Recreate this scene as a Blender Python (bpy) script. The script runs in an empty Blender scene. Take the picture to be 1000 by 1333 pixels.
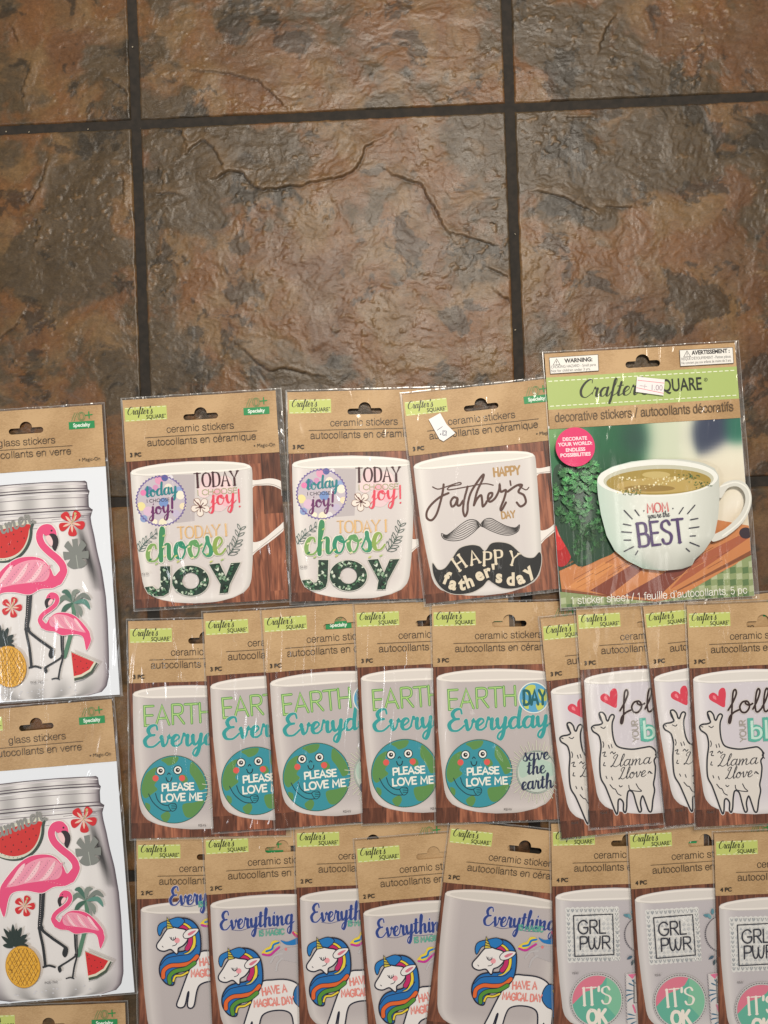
import bpy, math, random
import numpy as np
from math import radians as rad, sin, cos, pi, atan, hypot
from mathutils import Matrix, Vector
from mathutils.geometry import tessellate_polygon

SC = bpy.context.scene
COL = SC.collection
S = 0.00622            # scene units per photograph pixel on the floor (1 unit = 10 cm)
SC.unit_settings.scale_length = 0.1

def P(x, y, z=0.0):    # floor point; x to the right, y away from the viewer
    return ((x - 500) * S, (666.5 - y) * S, z)

# ---------------------------------------------------------------- camera
cam = bpy.data.cameras.new('camera'); camo = bpy.data.objects.new('camera', cam); COL.objects.link(camo)
camo.location = (0, 0, 6.0); camo.rotation_euler = (0, 0, 0)
cam.sensor_fit = 'VERTICAL'; cam.angle_y = 2 * atan(666.5 * S / 6.0)
cam.clip_end = 200; cam.clip_start = 0.05
SC.camera = camo

# ---------------------------------------------------------------- light (indoors, ceiling lamps and an added strip)
world = bpy.data.worlds.new('World'); SC.world = world; world.use_nodes = True
bg = world.node_tree.nodes['Background']
bg.inputs[0].default_value = (1.0, 0.93, 0.86, 1); bg.inputs[1].default_value = 0.23

def area(name, loc, size, sizey, power, color, target):
    l = bpy.data.lights.new(name, 'AREA'); l.shape = 'RECTANGLE'; l.size = size; l.size_y = sizey
    l.energy = power; l.color = color
    o = bpy.data.objects.new(name, l); COL.objects.link(o); o.location = loc
    o.rotation_euler = (Vector(target) - Vector(loc)).to_track_quat('-Z', 'Y').to_euler()
    return o
area('ceiling_lamp', (0.9, 6.4, 12.0), 2.6, 2.6, 1480, (1.0, 0.915, 0.80), (0.2, 1.5, 0))
area('ceiling_lamp', (-13.0, -4.0, 13.0), 2.4, 2.4, 620, (0.93, 0.96, 1.0), (0, 0, 0))
strip = area('added_strip_light', (7.0, -1.6, 14.0), 0.7, 8.0, 170, (1.0, 0.95, 0.88), (7.0, -1.6, 0)); strip.rotation_euler = (0, 0, rad(14))  # added unseen strip, placed so its reflection streaks the glossy packs
SC.view_settings.view_transform = 'Standard'; SC.view_settings.look = 'None'
SC.view_settings.exposure = 0.08; SC.view_settings.gamma = 1.0

# ---------------------------------------------------------------- helpers
def lin(c):
    out = []
    for v in c[:3]:
        v = v / 255.0
        out.append(v / 12.92 if v <= 0.04045 else ((v + 0.055) / 1.055) ** 2.4)
    return out

def mesh_obj(name, verts, faces, mat, parent=None, cols=None, smooth=False):
    me = bpy.data.meshes.new(name)
    me.from_pydata(verts, [], faces)
    if cols is not None:
        a = me.color_attributes.new('Col', 'FLOAT_COLOR', 'POINT')
        arr = np.ones((len(verts), 4), dtype=np.float32); arr[:, :3] = np.array(cols, dtype=np.float32)
        a.data.foreach_set('color', arr.ravel())
    if mat: me.materials.append(mat)
    if smooth: me.polygons.foreach_set('use_smooth', [True] * len(me.polygons))
    me.update()
    o = bpy.data.objects.new(name, me); COL.objects.link(o)
    if parent: o.parent = parent
    return o

def cat(pts, n=6, closed=False):
    """Catmull-Rom through pts"""
    if len(pts) < 3: return list(pts)
    out = []; L = len(pts); segs = L if closed else L - 1
    for i in range(segs):
        if closed: p0, p1, p2, p3 = pts[(i-1) % L], pts[i], pts[(i+1) % L], pts[(i+2) % L]
        else: p0, p1, p2, p3 = pts[max(i-1, 0)], pts[i], pts[i+1], pts[min(i+2, L-1)]
        for k in range(n):
            t = k / n
            out.append(tuple(0.5 * (2*b + (c-a)*t + (2*a-5*b+4*c-d)*t*t + (3*b-a-3*c+d)*t**3) for a, b, c, d in zip(p0, p1, p2, p3)))
    if not closed: out.append(tuple(pts[-1]))
    return out

def ell(cx, cy, rx, ry=None, n=32, a0=0, a1=360, rot=0):
    ry = rx if ry is None else ry
    full = abs(a1 - a0) >= 360
    m = n if full else n + 1
    r = rad(rot); out = []
    for i in range(m):
        a = rad(a0 + (a1 - a0) * i / n)
        x, y = rx * cos(a), ry * sin(a)
        out.append((cx + x * cos(r) - y * sin(r), cy + x * sin(r) + y * cos(r)))
    return out

def slab(loops, z0, z1):
    """closed plate from an outer loop and holes; local x right, y down (in pixels)"""
    V = []; F = []; flat = []
    for lp in loops: flat += lp
    n = len(flat)
    for x, y in flat: V.append((x * S, -y * S, z1))
    for x, y in flat: V.append((x * S, -y * S, z0))
    for t in tessellate_polygon([[Vector((x, -y, 0)) for x, y in lp] for lp in loops]):
        a, b, c = t
        ax, ay = flat[a]; bx, by = flat[b]; cx, cy = flat[c]
        if (bx-ax)*(-(cy-ay)) - (-(by-ay))*(cx-ax) < 0: b, c = c, b
        F.append((a, b, c)); F.append((c + n, b + n, a + n))
    k = 0
    for lp in loops:
        m = len(lp)
        for i in range(m):
            j = (i + 1) % m
            F.append((k+i, k+i+n, k+j+n, k+j))
        k += m
    return V, F

# ---------------------------------------------------------------- materials
def new_mat(name):
    m = bpy.data.materials.new(name); m.use_nodes = True
    return m, m.node_tree.nodes, m.node_tree.links, m.node_tree.nodes['Principled BSDF']
def nd(N, t, **kw):
    n = N.new(t)
    for k, v in kw.items(): setattr(n, k, v)
    return n

def film_bump(N, L, scale=1.1, strength=0.4, dist=0.05):
    tc = nd(N, 'ShaderNodeTexCoord'); gi = nd(N, 'ShaderNodeObjectInfo')
    geo = nd(N, 'ShaderNodeNewGeometry')
    mp = nd(N, 'ShaderNodeMapping'); mp.inputs['Rotation'].default_value = (0, 0, 0.7); mp.inputs['Scale'].default_value = (scale*2.4, scale*0.7, scale)
    L.new(geo.outputs['Position'], mp.inputs['Vector'])
    nz = nd(N, 'ShaderNodeTexNoise'); nz.inputs['Scale'].default_value = 1.0; nz.inputs['Detail'].default_value = 2.0; nz.inputs['Distortion'].default_value = 0.6
    L.new(mp.outputs[0], nz.inputs['Vector'])
    b = nd(N, 'ShaderNodeBump'); b.inputs['Strength'].default_value = strength; b.inputs['Distance'].default_value = dist
    # creases: thin folds where a stretched noise crosses its middle value
    mp2 = nd(N, 'ShaderNodeMapping'); mp2.inputs['Rotation'].default_value = (0, 0, -0.75); mp2.inputs['Scale'].default_value = (scale*2.6, scale*0.45, scale)
    L.new(geo.outputs['Position'], mp2.inputs['Vector'])
    nc = nd(N, 'ShaderNodeTexNoise'); nc.inputs['Scale'].default_value = 1.6; nc.inputs['Detail'].default_value = 1.5; nc.inputs['Distortion'].default_value = 0.9
    L.new(mp2.outputs[0], nc.inputs['Vector'])
    s1 = nd(N, 'ShaderNodeMath', operation='SUBTRACT'); s1.inputs[1].default_value = 0.5; L.new(nc.outputs[0], s1.inputs[0])
    s2 = nd(N, 'ShaderNodeMath', operation='ABSOLUTE'); L.new(s1.outputs[0], s2.inputs[0])
    s3 = nd(N, 'ShaderNodeMapRange', interpolation_type='SMOOTHSTEP'); s3.inputs[1].default_value = 0; s3.inputs[2].default_value = .05; s3.inputs[3].default_value = 1.0; s3.inputs[4].default_value = 0; L.new(s2.outputs[0], s3.inputs[0])
    ad = nd(N, 'ShaderNodeMath', operation='MULTIPLY_ADD'); ad.inputs[1].default_value = 0.36; L.new(s3.outputs[0], ad.inputs[0]); L.new(nz.outputs[0], ad.inputs[2])
    L.new(ad.outputs[0], b.inputs['Height'])
    return b

def print_mat(name='printed_ink', rough=0.42, coat=0.45):
    m, N, L, B = new_mat(name)
    a = nd(N, 'ShaderNodeVertexColor'); a.layer_name = 'Col'
    L.new(a.outputs[0], B.inputs['Base Color'])
    B.inputs['Roughness'].default_value = rough
    B.inputs['Coat Weight'].default_value = coat; B.inputs['Coat Roughness'].default_value = 0.12
    b = film_bump(N, L); L.new(b.outputs[0], B.inputs['Coat Normal'])
    return m
M_PRINT = print_mat(rough=0.5)
M_SHEET = print_mat('printed_sheet', 0.35, 0.5)

def kraft():
    m, N, L, B = new_mat('kraft_card')
    tc = nd(N, 'ShaderNodeTexCoord')
    n1 = nd(N, 'ShaderNodeTexNoise'); n1.inputs['Scale'].default_value = 60; n1.inputs['Detail'].default_value = 8; n1.inputs['Roughness'].default_value = .7
    n2 = nd(N, 'ShaderNodeTexNoise'); n2.inputs['Scale'].default_value = 2.2; n2.inputs['Detail'].default_value = 3
    mp = nd(N, 'ShaderNodeMapping'); mp.inputs['Scale'].default_value = (1, 3.0, 1)
    L.new(tc.outputs['Object'], mp.inputs[0]); L.new(mp.outputs[0], n1.inputs['Vector']); L.new(tc.outputs['Object'], n2.inputs['Vector'])
    mx = nd(N, 'ShaderNodeMath', operation='ADD'); L.new(n1.outputs[0], mx.inputs[0]); L.new(n2.outputs[0], mx.inputs[1])
    r = nd(N, 'ShaderNodeValToRGB'); L.new(mx.outputs[0], r.inputs[0])
    r.color_ramp.elements[0].position = 0.70; r.color_ramp.elements[0].color = (*lin((168, 134, 92)), 1)
    r.color_ramp.elements[1].position = 1.25; r.color_ramp.elements[1].color = (*lin((198, 165, 122)), 1)
    r.color_ramp.elements[1].position = 1.0
    mh = nd(N, 'ShaderNodeMath', operation='MULTIPLY'); mh.inputs[1].default_value = 0.85; L.new(mx.outputs[0], mh.inputs[0]); L.new(mh.outputs[0], r.inputs[0])
    L.new(r.outputs[0], B.inputs['Base Color'])
    B.inputs['Roughness'].default_value = 0.6
    B.inputs['Coat Weight'].default_value = 0.4; B.inputs['Coat Roughness'].default_value = 0.12
    b = film_bump(N, L, 1.0, 0.4); L.new(b.outputs[0], B.inputs['Coat Normal'])
    b2 = nd(N, 'ShaderNodeBump'); b2.inputs['Strength'].default_value = 0.15; b2.inputs['Distance'].default_value = 0.01
    L.new(n1.outputs[0], b2.inputs['Height']); L.new(b2.outputs[0], B.inputs['Normal'])
    return m
M_KRAFT = kraft()

def wood_print():
    m, N, L, B = new_mat('printed_wood')
    tc = nd(N, 'ShaderNodeTexCoord')
    sep = nd(N, 'ShaderNodeSeparateXYZ'); L.new(tc.outputs['Object'], sep.inputs[0])
    # strips of board, shifted pieces along their length
    sx = nd(N, 'ShaderNodeMath', operation='MULTIPLY'); sx.inputs[1].default_value = 1 / 0.155; L.new(sep.outputs[0], sx.inputs[0])
    fl = nd(N, 'ShaderNodeMath', operation='FLOOR'); L.new(sx.outputs[0], fl.inputs[0])
    w0 = nd(N, 'ShaderNodeTexWhiteNoise', noise_dimensions='1D'); L.new(fl.outputs[0], w0.inputs['W'])
    yy = nd(N, 'ShaderNodeMath', operation='MULTIPLY'); yy.inputs[1].default_value = 1.6; L.new(sep.outputs[1], yy.inputs[0])
    ya = nd(N, 'ShaderNodeMath', operation='ADD'); L.new(yy.outputs[0], ya.inputs[0]); L.new(w0.outputs['Value'], ya.inputs[1])
    yf = nd(N, 'ShaderNodeMath', operation='FLOOR'); L.new(ya.outputs[0], yf.inputs[0])
    cm = nd(N, 'ShaderNodeCombineXYZ'); L.new(fl.outputs[0], cm.inputs[0]); L.new(yf.outputs[0], cm.inputs[1])
    w1 = nd(N, 'ShaderNodeTexWhiteNoise', noise_dimensions='3D'); L.new(cm.outputs[0], w1.inputs['Vector'])
    mp = nd(N, 'ShaderNodeMapping'); mp.inputs['Scale'].default_value = (30, 3.2, 1); L.new(tc.outputs['Object'], mp.inputs[0])
    of = nd(N, 'ShaderNodeVectorMath', operation='ADD'); L.new(mp.outputs[0], of.inputs[0])
    sc = nd(N, 'ShaderNodeVectorMath', operation='SCALE'); sc.inputs['Scale'].default_value = 17; L.new(w1.outputs['Color'], sc.inputs[0]); L.new(sc.outputs[0], of.inputs[1])
    nz = nd(N, 'ShaderNodeTexNoise'); nz.inputs['Scale'].default_value = 1; nz.inputs['Detail'].default_value = 5; nz.inputs['Distortion'].default_value = 0.8; L.new(of.outputs[0], nz.inputs['Vector'])
    r = nd(N, 'ShaderNodeValToRGB'); L.new(nz.outputs[0], r.inputs[0])
    e = r.color_ramp.elements; e[0].position = 0.25; e[0].color = (*lin((60, 30, 18)), 1); e[1].position = 0.75; e[1].color = (*lin((168, 98, 58)), 1)
    k = e.new(0.5); k.color = (*lin((122, 64, 36)), 1)
    hs = nd(N, 'ShaderNodeHueSaturation'); hs.inputs['Saturation'].default_value = .9; L.new(r.outputs[0], hs.inputs['Color'])
    mr = nd(N, 'ShaderNodeMapRange'); mr.inputs[3].default_value = 0.6; mr.inputs[4].default_value = 1.6; L.new(w1.outputs['Value'], mr.inputs[0]); L.new(mr.outputs[0], hs.inputs['Value'])
    # thin dark joint between strips
    fr = nd(N, 'ShaderNodeMath', operation='FRACT'); L.new(sx.outputs[0], fr.inputs[0])
    cp = nd(N, 'ShaderNodeMath', operation='GREATER_THAN'); cp.inputs[1].default_value = 0.07; L.new(fr.outputs[0], cp.inputs[0])
    mr2 = nd(N, 'ShaderNodeMapRange'); mr2.inputs[3].default_value = 0.6; mr2.inputs[4].default_value = 1.0; L.new(cp.outputs[0], mr2.inputs[0])
    mm = nd(N, 'ShaderNodeVectorMath', operation='SCALE'); L.new(hs.outputs[0], mm.inputs[0]); L.new(mr2.outputs[0], mm.inputs['Scale'])
    L.new(mm.outputs[0], B.inputs['Base Color'])
    B.inputs['Roughness'].default_value = 0.4
    B.inputs['Coat Weight'].default_value = 0.5; B.inputs['Coat Roughness'].default_value = 0.12
    b = film_bump(N, L); L.new(b.outputs[0], B.inputs['Coat Normal'])
    return m
M_WOOD = wood_print()

def film():
    m, N, L, B = new_mat('clear_film')
    N.remove(B)
    out = N['Material Output']
    tr = nd(N, 'ShaderNodeBsdfTransparent'); tr.inputs[0].default_value = (0.9, 0.9, 0.89, 1)
    gl = nd(N, 'ShaderNodeBsdfGlossy'); gl.inputs['Roughness'].default_value = 0.28; gl.inputs[0].default_value = (0.95, 0.95, 0.95, 1)
    b = film_bump(N, L, 2.0, 0.5, 0.04); L.new(b.outputs[0], gl.inputs['Normal'])
    df = nd(N, 'ShaderNodeBsdfDiffuse'); df.inputs[0].default_value = (0.75, 0.75, 0.74, 1)
    m1 = nd(N, 'ShaderNodeMixShader'); m1.inputs[0].default_value = 0.10; L.new(tr.outputs[0], m1.inputs[1]); L.new(gl.outputs[0], m1.inputs[2])
    a = nd(N, 'ShaderNodeVertexColor'); a.layer_name = 'Col'
    m2 = nd(N, 'ShaderNodeMixShader'); L.new(a.outputs[0], m2.inputs[0]); L.new(m1.outputs[0], m2.inputs[1]); L.new(df.outputs[0], m2.inputs[2])
    L.new(m2.outputs[0], out.inputs['Surface'])
    return m
M_FILM = film()
# ---------------------------------------------------------------- lettering
def parse(spec):
    """'C x,y x,y | L x,y ...' -> strokes"""
    st = []
    for part in spec.split('|'):
        t = part.split()
        st.append((t[0], [tuple(float(v) for v in q.split(',')) for q in t[1:]]))
    return st

# plain sans lower case, x-height 1
SANS = {k: (a, parse(s)) for k, (a, s) in {
 'a': (1.12, "C .1,.7 .2,.93 .5,1.02 .8,.9 .87,.62 .87,.3 .88,.08 1.0,0 1.06,.02 | C .87,.6 .65,.55 .35,.5 .1,.38 .06,.18 .22,0 .5,0 .78,.14 .87,.35"),
 'c': (1.0, "C .9,.7 .75,.95 .48,1.02 .2,.9 .05,.5 .2,.1 .48,-.02 .75,.05 .92,.32"),
 'e': (1.1, "C .06,.54 .4,.54 .7,.54 .97,.54 .9,.82 .7,.98 .48,1.02 .2,.88 .06,.5 .2,.1 .5,-.02 .78,.05 .94,.28"),
 'g': (1.12, "C .9,.5 .82,.85 .5,1.02 .18,.88 .06,.5 .18,.12 .5,-.02 .82,.15 .9,.5 | C .92,1 .92,.5 .92,-.05 .82,-.32 .5,-.4 .15,-.3 .1,-.15"),
 'i': (.45, "L .22,0 .22,1 | L .22,1.3 .22,1.42"),
 'k': (1.0, "L .1,0 .1,1.42 | L .85,1 .14,.36 | L .38,.62 .92,0"),
 'l': (.45, "L .22,0 .22,1.42"),
 'm': (1.62, "L .1,0 .1,1 | C .1,.7 .25,.95 .48,1.02 .72,.93 .78,.68 .78,.3 .78,0 | C .78,.7 .92,.95 1.15,1.02 1.4,.93 1.46,.68 1.46,.3 1.46,0"),
 'n': (1.08, "L .1,0 .1,1 | C .1,.65 .25,.93 .52,1.02 .82,.93 .9,.65 .9,.3 .9,0"),
 'o': (1.12, "C .5,1.02 .18,.88 .05,.5 .18,.12 .5,-.02 .85,.12 .98,.5 .85,.88 .5,1.02 .45,1.02"),
 'q': (1.12, "C .9,.5 .82,.85 .5,1.02 .18,.88 .06,.5 .18,.12 .5,-.02 .82,.15 .9,.5 | L .92,1 .92,-.4"),
 'r': (.68, "L .1,0 .1,1 | C .1,.6 .22,.88 .42,1.0 .62,1.0"),
 's': (.98, "C .85,.75 .72,.97 .45,1.02 .18,.95 .1,.75 .25,.58 .6,.47 .86,.36 .88,.18 .7,.0 .45,-.02 .15,.03 .06,.28"),
 't': (.6, "C .25,1.3 .25,.9 .25,.35 .28,.06 .42,0 .54,.03 | L .02,1 .52,1"),
 'u': (1.08, "C .08,1 .08,.5 .12,.15 .3,-.02 .6,.0 .82,.15 .9,.45 | L .9,1 .9,0"),
 'v': (1.0, "L .04,1 .48,0 .92,1"),
 'd': (1.12, "C .9,.5 .82,.85 .5,1.02 .18,.88 .06,.5 .18,.12 .5,-.02 .82,.15 .9,.5 | L .92,1.42 .92,0"),
 'f': (.6, "C .62,1.4 .4,1.42 .25,1.25 .25,.9 .25,0 | L .02,1 .52,1"),
 'p': (1.12, "C .1,.5 .18,.85 .5,1.02 .82,.88 .95,.5 .82,.12 .5,-.02 .18,.15 .1,.5 | L .08,1 .08,-.4"),
 'h': (1.08, "L .1,0 .1,1.42 | C .1,.65 .25,.93 .52,1.02 .82,.93 .9,.65 .9,.3 .9,0"),
 '/': (.7, "L .0,-.1 .6,1.45"), '1': (.9, "L .2,1.15 .5,1.4 .5,0"), ',': (.4, "L .2,.05 .1,-.2"), "'": (.4, "L .2,1.4 .2,1.1"),
 '5': (1.05, "C .85,1.38 .5,1.38 .22,1.38 .15,.78 .4,.88 .7,.85 .9,.62 .9,.3 .7,.02 .4,-.02 .1,.2"),
 ' ': (.58, "L 0,-9 0,-9")}.items()}
SANS['é'] = (SANS['e'][0], SANS['e'][1] + parse("L .42,1.22 .62,1.48"))

# brush script, x-height 1
SCR = {k: (a, parse(s)) for k, (a, s) in {
 'a': (1.12, "C .82,.82 .6,1 .3,.9 .08,.5 .16,.1 .4,.02 .65,.3 .85,.9 | C .86,.98 .78,.5 .78,.15 .92,.0 1.15,.25"),
 'b': (.95, "C .0,.3 .35,1.3 .42,1.8 .28,1.95 .12,1.5 .08,.7 .15,.1 .45,.0 .75,.35 .72,.8 .5,.9 .45,.72 .7,.6 .98,.75"),
 'c': (.85, "C .72,.75 .65,.98 .35,.92 .1,.5 .15,.1 .45,.0 .7,.1 .9,.3"),
 'd': (1.15, "C .8,.8 .6,1 .3,.9 .08,.5 .16,.1 .4,.02 .68,.3 .88,1.0 1.02,1.8 | C 1.02,1.9 .85,1.0 .78,.3 .86,.02 1.18,.25"),
 'e': (.82, "C .0,.28 .35,.45 .66,.75 .55,1.0 .28,.9 .1,.5 .18,.08 .45,.0 .65,.1 .86,.3"),
 'f': (.75, "C .0,.25 .35,.9 .62,1.6 .58,1.95 .42,1.8 .32,1.0 .22,-.2 .1,-.8 .0,-.75 .1,-.3 .4,.05 .78,.25"),
 'g': (1.1, "C .82,.82 .6,1 .3,.9 .08,.5 .16,.1 .4,.05 .65,.35 .85,.9 | C .86,.98 .74,.2 .62,-.6 .4,-.95 .18,-.8 .25,-.4 .7,-.05 1.12,.28"),
 'h': (1.15, "C .0,.25 .4,1.1 .58,1.75 .48,1.95 .34,1.6 .22,.7 .14,.0 | C .14,.02 .3,.6 .6,.95 .78,.85 .74,.4 .74,.1 .88,.0 1.15,.25"),
 'i': (.55, "C .0,.25 .2,.9 | C .22,.98 .15,.4 .18,.08 .32,.0 .56,.25 | C .3,1.3 .33,1.42"),
 'j': (.62, "C .02,.25 .3,.9 | C .32,.98 .25,.2 .15,-.55 -.08,-.85 -.3,-.7 -.22,-.4 .25,.0 .64,.28 | C .42,1.3 .45,1.42"),
 'k': (1.0, "C .0,.25 .4,1.1 .58,1.75 .48,1.95 .34,1.6 .22,.7 .14,.0 | C .2,.5 .6,.95 .7,.8 .45,.5 .6,.1 .9,.1 1.0,.3"),
 'l': (.6, "C .0,.25 .35,1.0 .55,1.7 .45,1.95 .3,1.6 .18,.7 .2,.1 .36,.0 .62,.28"),
 'm': (1.6, "C .1,.95 .14,.5 .08,.0 | C .08,.02 .25,.6 .48,.95 .6,.8 .54,.3 .52,.0 | C .52,.02 .7,.6 .98,.95 1.1,.8 1.04,.3 1.1,.05 1.25,.0 1.62,.28"),
 'n': (1.15, "C .1,.95 .14,.5 .08,.0 | C .08,.02 .28,.6 .56,.95 .7,.82 .66,.35 .7,.05 .86,.0 1.16,.28"),
 'o': (1.0, "C .6,.95 .28,.88 .08,.48 .2,.06 .5,.02 .75,.4 .72,.8 .55,.95 .5,.75 .75,.6 1.0,.72"),
 'r': (.85, "C .0,.3 .18,.95 .22,1.1 .34,.92 .55,.9 | C .55,.92 .48,.5 .5,.08 .65,.0 .88,.25"),
 's': (.78, "C .0,.25 .3,.75 .42,1.08 | C .42,1.08 .45,.75 .6,.4 .52,.05 .25,-.02 .05,.15 | C .5,.05 .8,.3"),
 't': (.7, "C .0,.25 .25,.9 .4,1.5 | C .4,1.5 .28,.8 .22,.2 .34,.0 .72,.28 | C .02,1.08 .3,1.12 .66,1.16"),
 'u': (1.1, "C .0,.3 .12,.95 | C .12,.95 .08,.4 .15,.05 .4,.05 .65,.5 .75,.95 | C .76,.98 .7,.4 .74,.06 .88,.0 1.12,.25"),
 'v': (.95, "C .05,.8 .16,.95 .22,.5 .32,.03 .6,.3 .75,.95 .78,.75 .98,.8"),
 'w': (1.35, "C .05,.8 .14,.95 .16,.4 .28,.03 .5,.3 .6,.9 | C .6,.9 .6,.3 .74,.03 .98,.35 1.12,.95 1.15,.75 1.36,.8"),
 'y': (1.05, "C .0,.8 .12,.95 .12,.4 .28,.05 .55,.35 .78,.95 | C .8,.98 .68,.2 .52,-.55 .28,-.95 .08,-.75 .25,-.35 .7,-.05 1.06,.28"),
 'C': (1.45, "C 1.3,1.6 1.25,1.95 .9,1.95 .45,1.55 .15,.85 .3,.2 .75,-.02 1.15,.2 1.45,.5"),
 'E': (1.35, "C 1.2,1.55 1.1,1.95 .7,1.9 .45,1.55 .6,1.15 .95,1.08 | C .95,1.08 .5,1.0 .15,.6 .3,.1 .75,.0 1.1,.2 1.35,.45"),
 'F': (1.5, "C .2,1.55 .1,1.75 .3,1.9 .9,1.78 1.5,1.8 2.0,2.0 2.3,1.9 | C 1.05,1.75 .9,1.0 .75,.2 .4,-.7 .0,-.95 -.25,-.75 -.2,-.3 .2,.3 .8,.8 1.3,1.05"),
 'L': (1.15, "C .35,1.3 .2,1.55 .45,1.9 .75,1.85 .6,1.3 .35,.5 .1,.05 .0,.12 .25,.22 .7,-.02 1.15,.25"),
 "'": (.4, "C .3,1.9 .22,1.5"), '!': (.55, "C .4,1.9 .25,.55 | C .2,.12 .21,.0"), ' ': (.6, "L 0,-9 0,-9")}.items()}

# capitals, height 1
CAP = {k: (a, parse(s)) for k, (a, s) in {
 'A': (.76, "L .0,0 .32,1 .64,0 | L .12,.34 .52,.34"),
 'B': (.68, "L .06,0 .06,1 | C .06,1 .35,1 .5,.9 .5,.62 .35,.53 .06,.53 | C .06,.53 .4,.53 .58,.42 .58,.12 .4,0 .06,0"),
 'C': (.74, "C .66,.8 .5,.98 .3,.99 .08,.8 .02,.5 .08,.2 .3,.01 .5,.02 .66,.2"),
 'D': (.76, "L .06,0 .06,1 | C .06,1 .32,1 .55,.88 .64,.5 .55,.12 .32,0 .06,0"),
 'E': (.6, "L .5,1 .06,1 .06,0 .5,0 | L .06,.52 .44,.52"),
 'F': (.56, "L .5,1 .06,1 .06,0 | L .06,.52 .44,.52"),
 'G': (.8, "C .66,.82 .5,.98 .3,.99 .08,.8 .02,.5 .08,.2 .3,.01 .52,.02 .68,.2 .7,.46 | L .7,.46 .4,.46"),
 'H': (.76, "L .06,0 .06,1 | L .6,0 .6,1 | L .06,.52 .6,.52"),
 'I': (.28, "L .12,0 .12,1"),
 'J': (.58, "C .44,1 .44,.5 .44,.2 .34,.03 .16,.02 .02,.18"),
 'K': (.68, "L .06,0 .06,1 | L .56,1 .08,.42 | L .24,.6 .6,0"),
 'L': (.56, "L .06,1 .06,0 .48,0"),
 'M': (.9, "L .06,0 .1,1 .4,.3 .7,1 .74,0"),
 'N': (.76, "L .06,0 .06,1 .6,0 .6,1"),
 'O': (.86, "C .38,1 .14,.9 .02,.5 .14,.1 .38,0 .62,.1 .74,.5 .62,.9 .38,1 .36,1"),
 'P': (.64, "L .06,0 .06,1 | C .06,1 .38,1 .54,.9 .54,.58 .38,.46 .06,.46"),
 'Q': (.86, "C .38,1 .14,.9 .02,.5 .14,.1 .38,0 .62,.1 .74,.5 .62,.9 .38,1 .36,1 | L .5,.25 .72,-.05"),
 'R': (.68, "L .06,0 .06,1 | C .06,1 .38,1 .54,.9 .54,.62 .38,.5 .06,.5 | L .28,.5 .6,0"),
 'S': (.62, "C .5,.82 .4,.98 .25,.99 .08,.9 .06,.7 .25,.55 .45,.45 .53,.28 .42,.05 .25,0 .1,.04 .02,.2"),
 'T': (.66, "L .0,1 .6,1 | L .3,1 .3,0"),
 'U': (.74, "C .06,1 .06,.5 .08,.2 .3,0 .52,.15 .6,.4 .6,1"),
 'V': (.7, "L .0,1 .32,0 .64,1"),
 'W': (.95, "C .02,1 .04,.4 .16,.03 .34,.1 .42,.5 .42,.85 | C .42,.5 .52,.1 .68,.03 .8,.4 .84,1"),
 'Y': (.7, "L .0,1 .32,.5 .64,1 | L .32,.5 .32,0"),
 "'": (.24, "L .1,1 .08,.78"), ',': (.22, "L .1,.05 .04,-.12"), '!': (.28, "L .12,1 .12,.3 | L .12,.06 .12,0"), ' ': (.36, "L 0,-9 0,-9")}.items()}

_G = {}
def bglyph(ch, bold):
    """triangles and advance of a character of the built-in font"""
    key = (ch, bold)
    if key in _G: return _G[key]
    def tri(body):
        k = bpy.data.curves.new('t', 'FONT'); k.body = body; k.resolution_u = 3; k.offset = bold
        o = bpy.data.objects.new('t', k); COL.objects.link(o)
        bpy.context.view_layer.update()
        me = o.evaluated_get(bpy.context.evaluated_depsgraph_get()).to_mesh()
        me.calc_loop_triangles()
        v = [(p.co.x, p.co.y) for p in me.vertices]; f = [tuple(t.vertices) for t in me.loop_triangles]
        bpy.data.objects.remove(o); bpy.data.curves.remove(k)
        return v, f
    if 'bar' not in _G: _G['bar'] = max(p[0] for p in tri('|')[0])
    if ch == ' ': v, f = [], []
    else: v, f = tri(ch)
    adv = max(p[0] for p in tri(ch + '|')[0]) - _G['bar'] - (bold if bold else 0)
    _G[key] = (v, f, adv)
    return _G[key]

class Ref:
    """maps points read off an enlarged crop of the photograph into a pack's own flat coordinates"""
    def __init__(s, ox, oy, k, tx, ty, th):
        s.ox, s.oy, s.k, s.tx, s.ty = ox, oy, k, tx, ty; s.c, s.s = cos(rad(th)), sin(rad(th))
    def __call__(s, p):
        x = s.ox + p[0] / s.k - s.tx; y = s.oy + p[1] / s.k - s.ty
        return (x * s.c - y * s.s, x * s.s + y * s.c)
class Loc:
    k = 1.0
    def __call__(s, p): return p
LOC = Loc()

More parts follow.
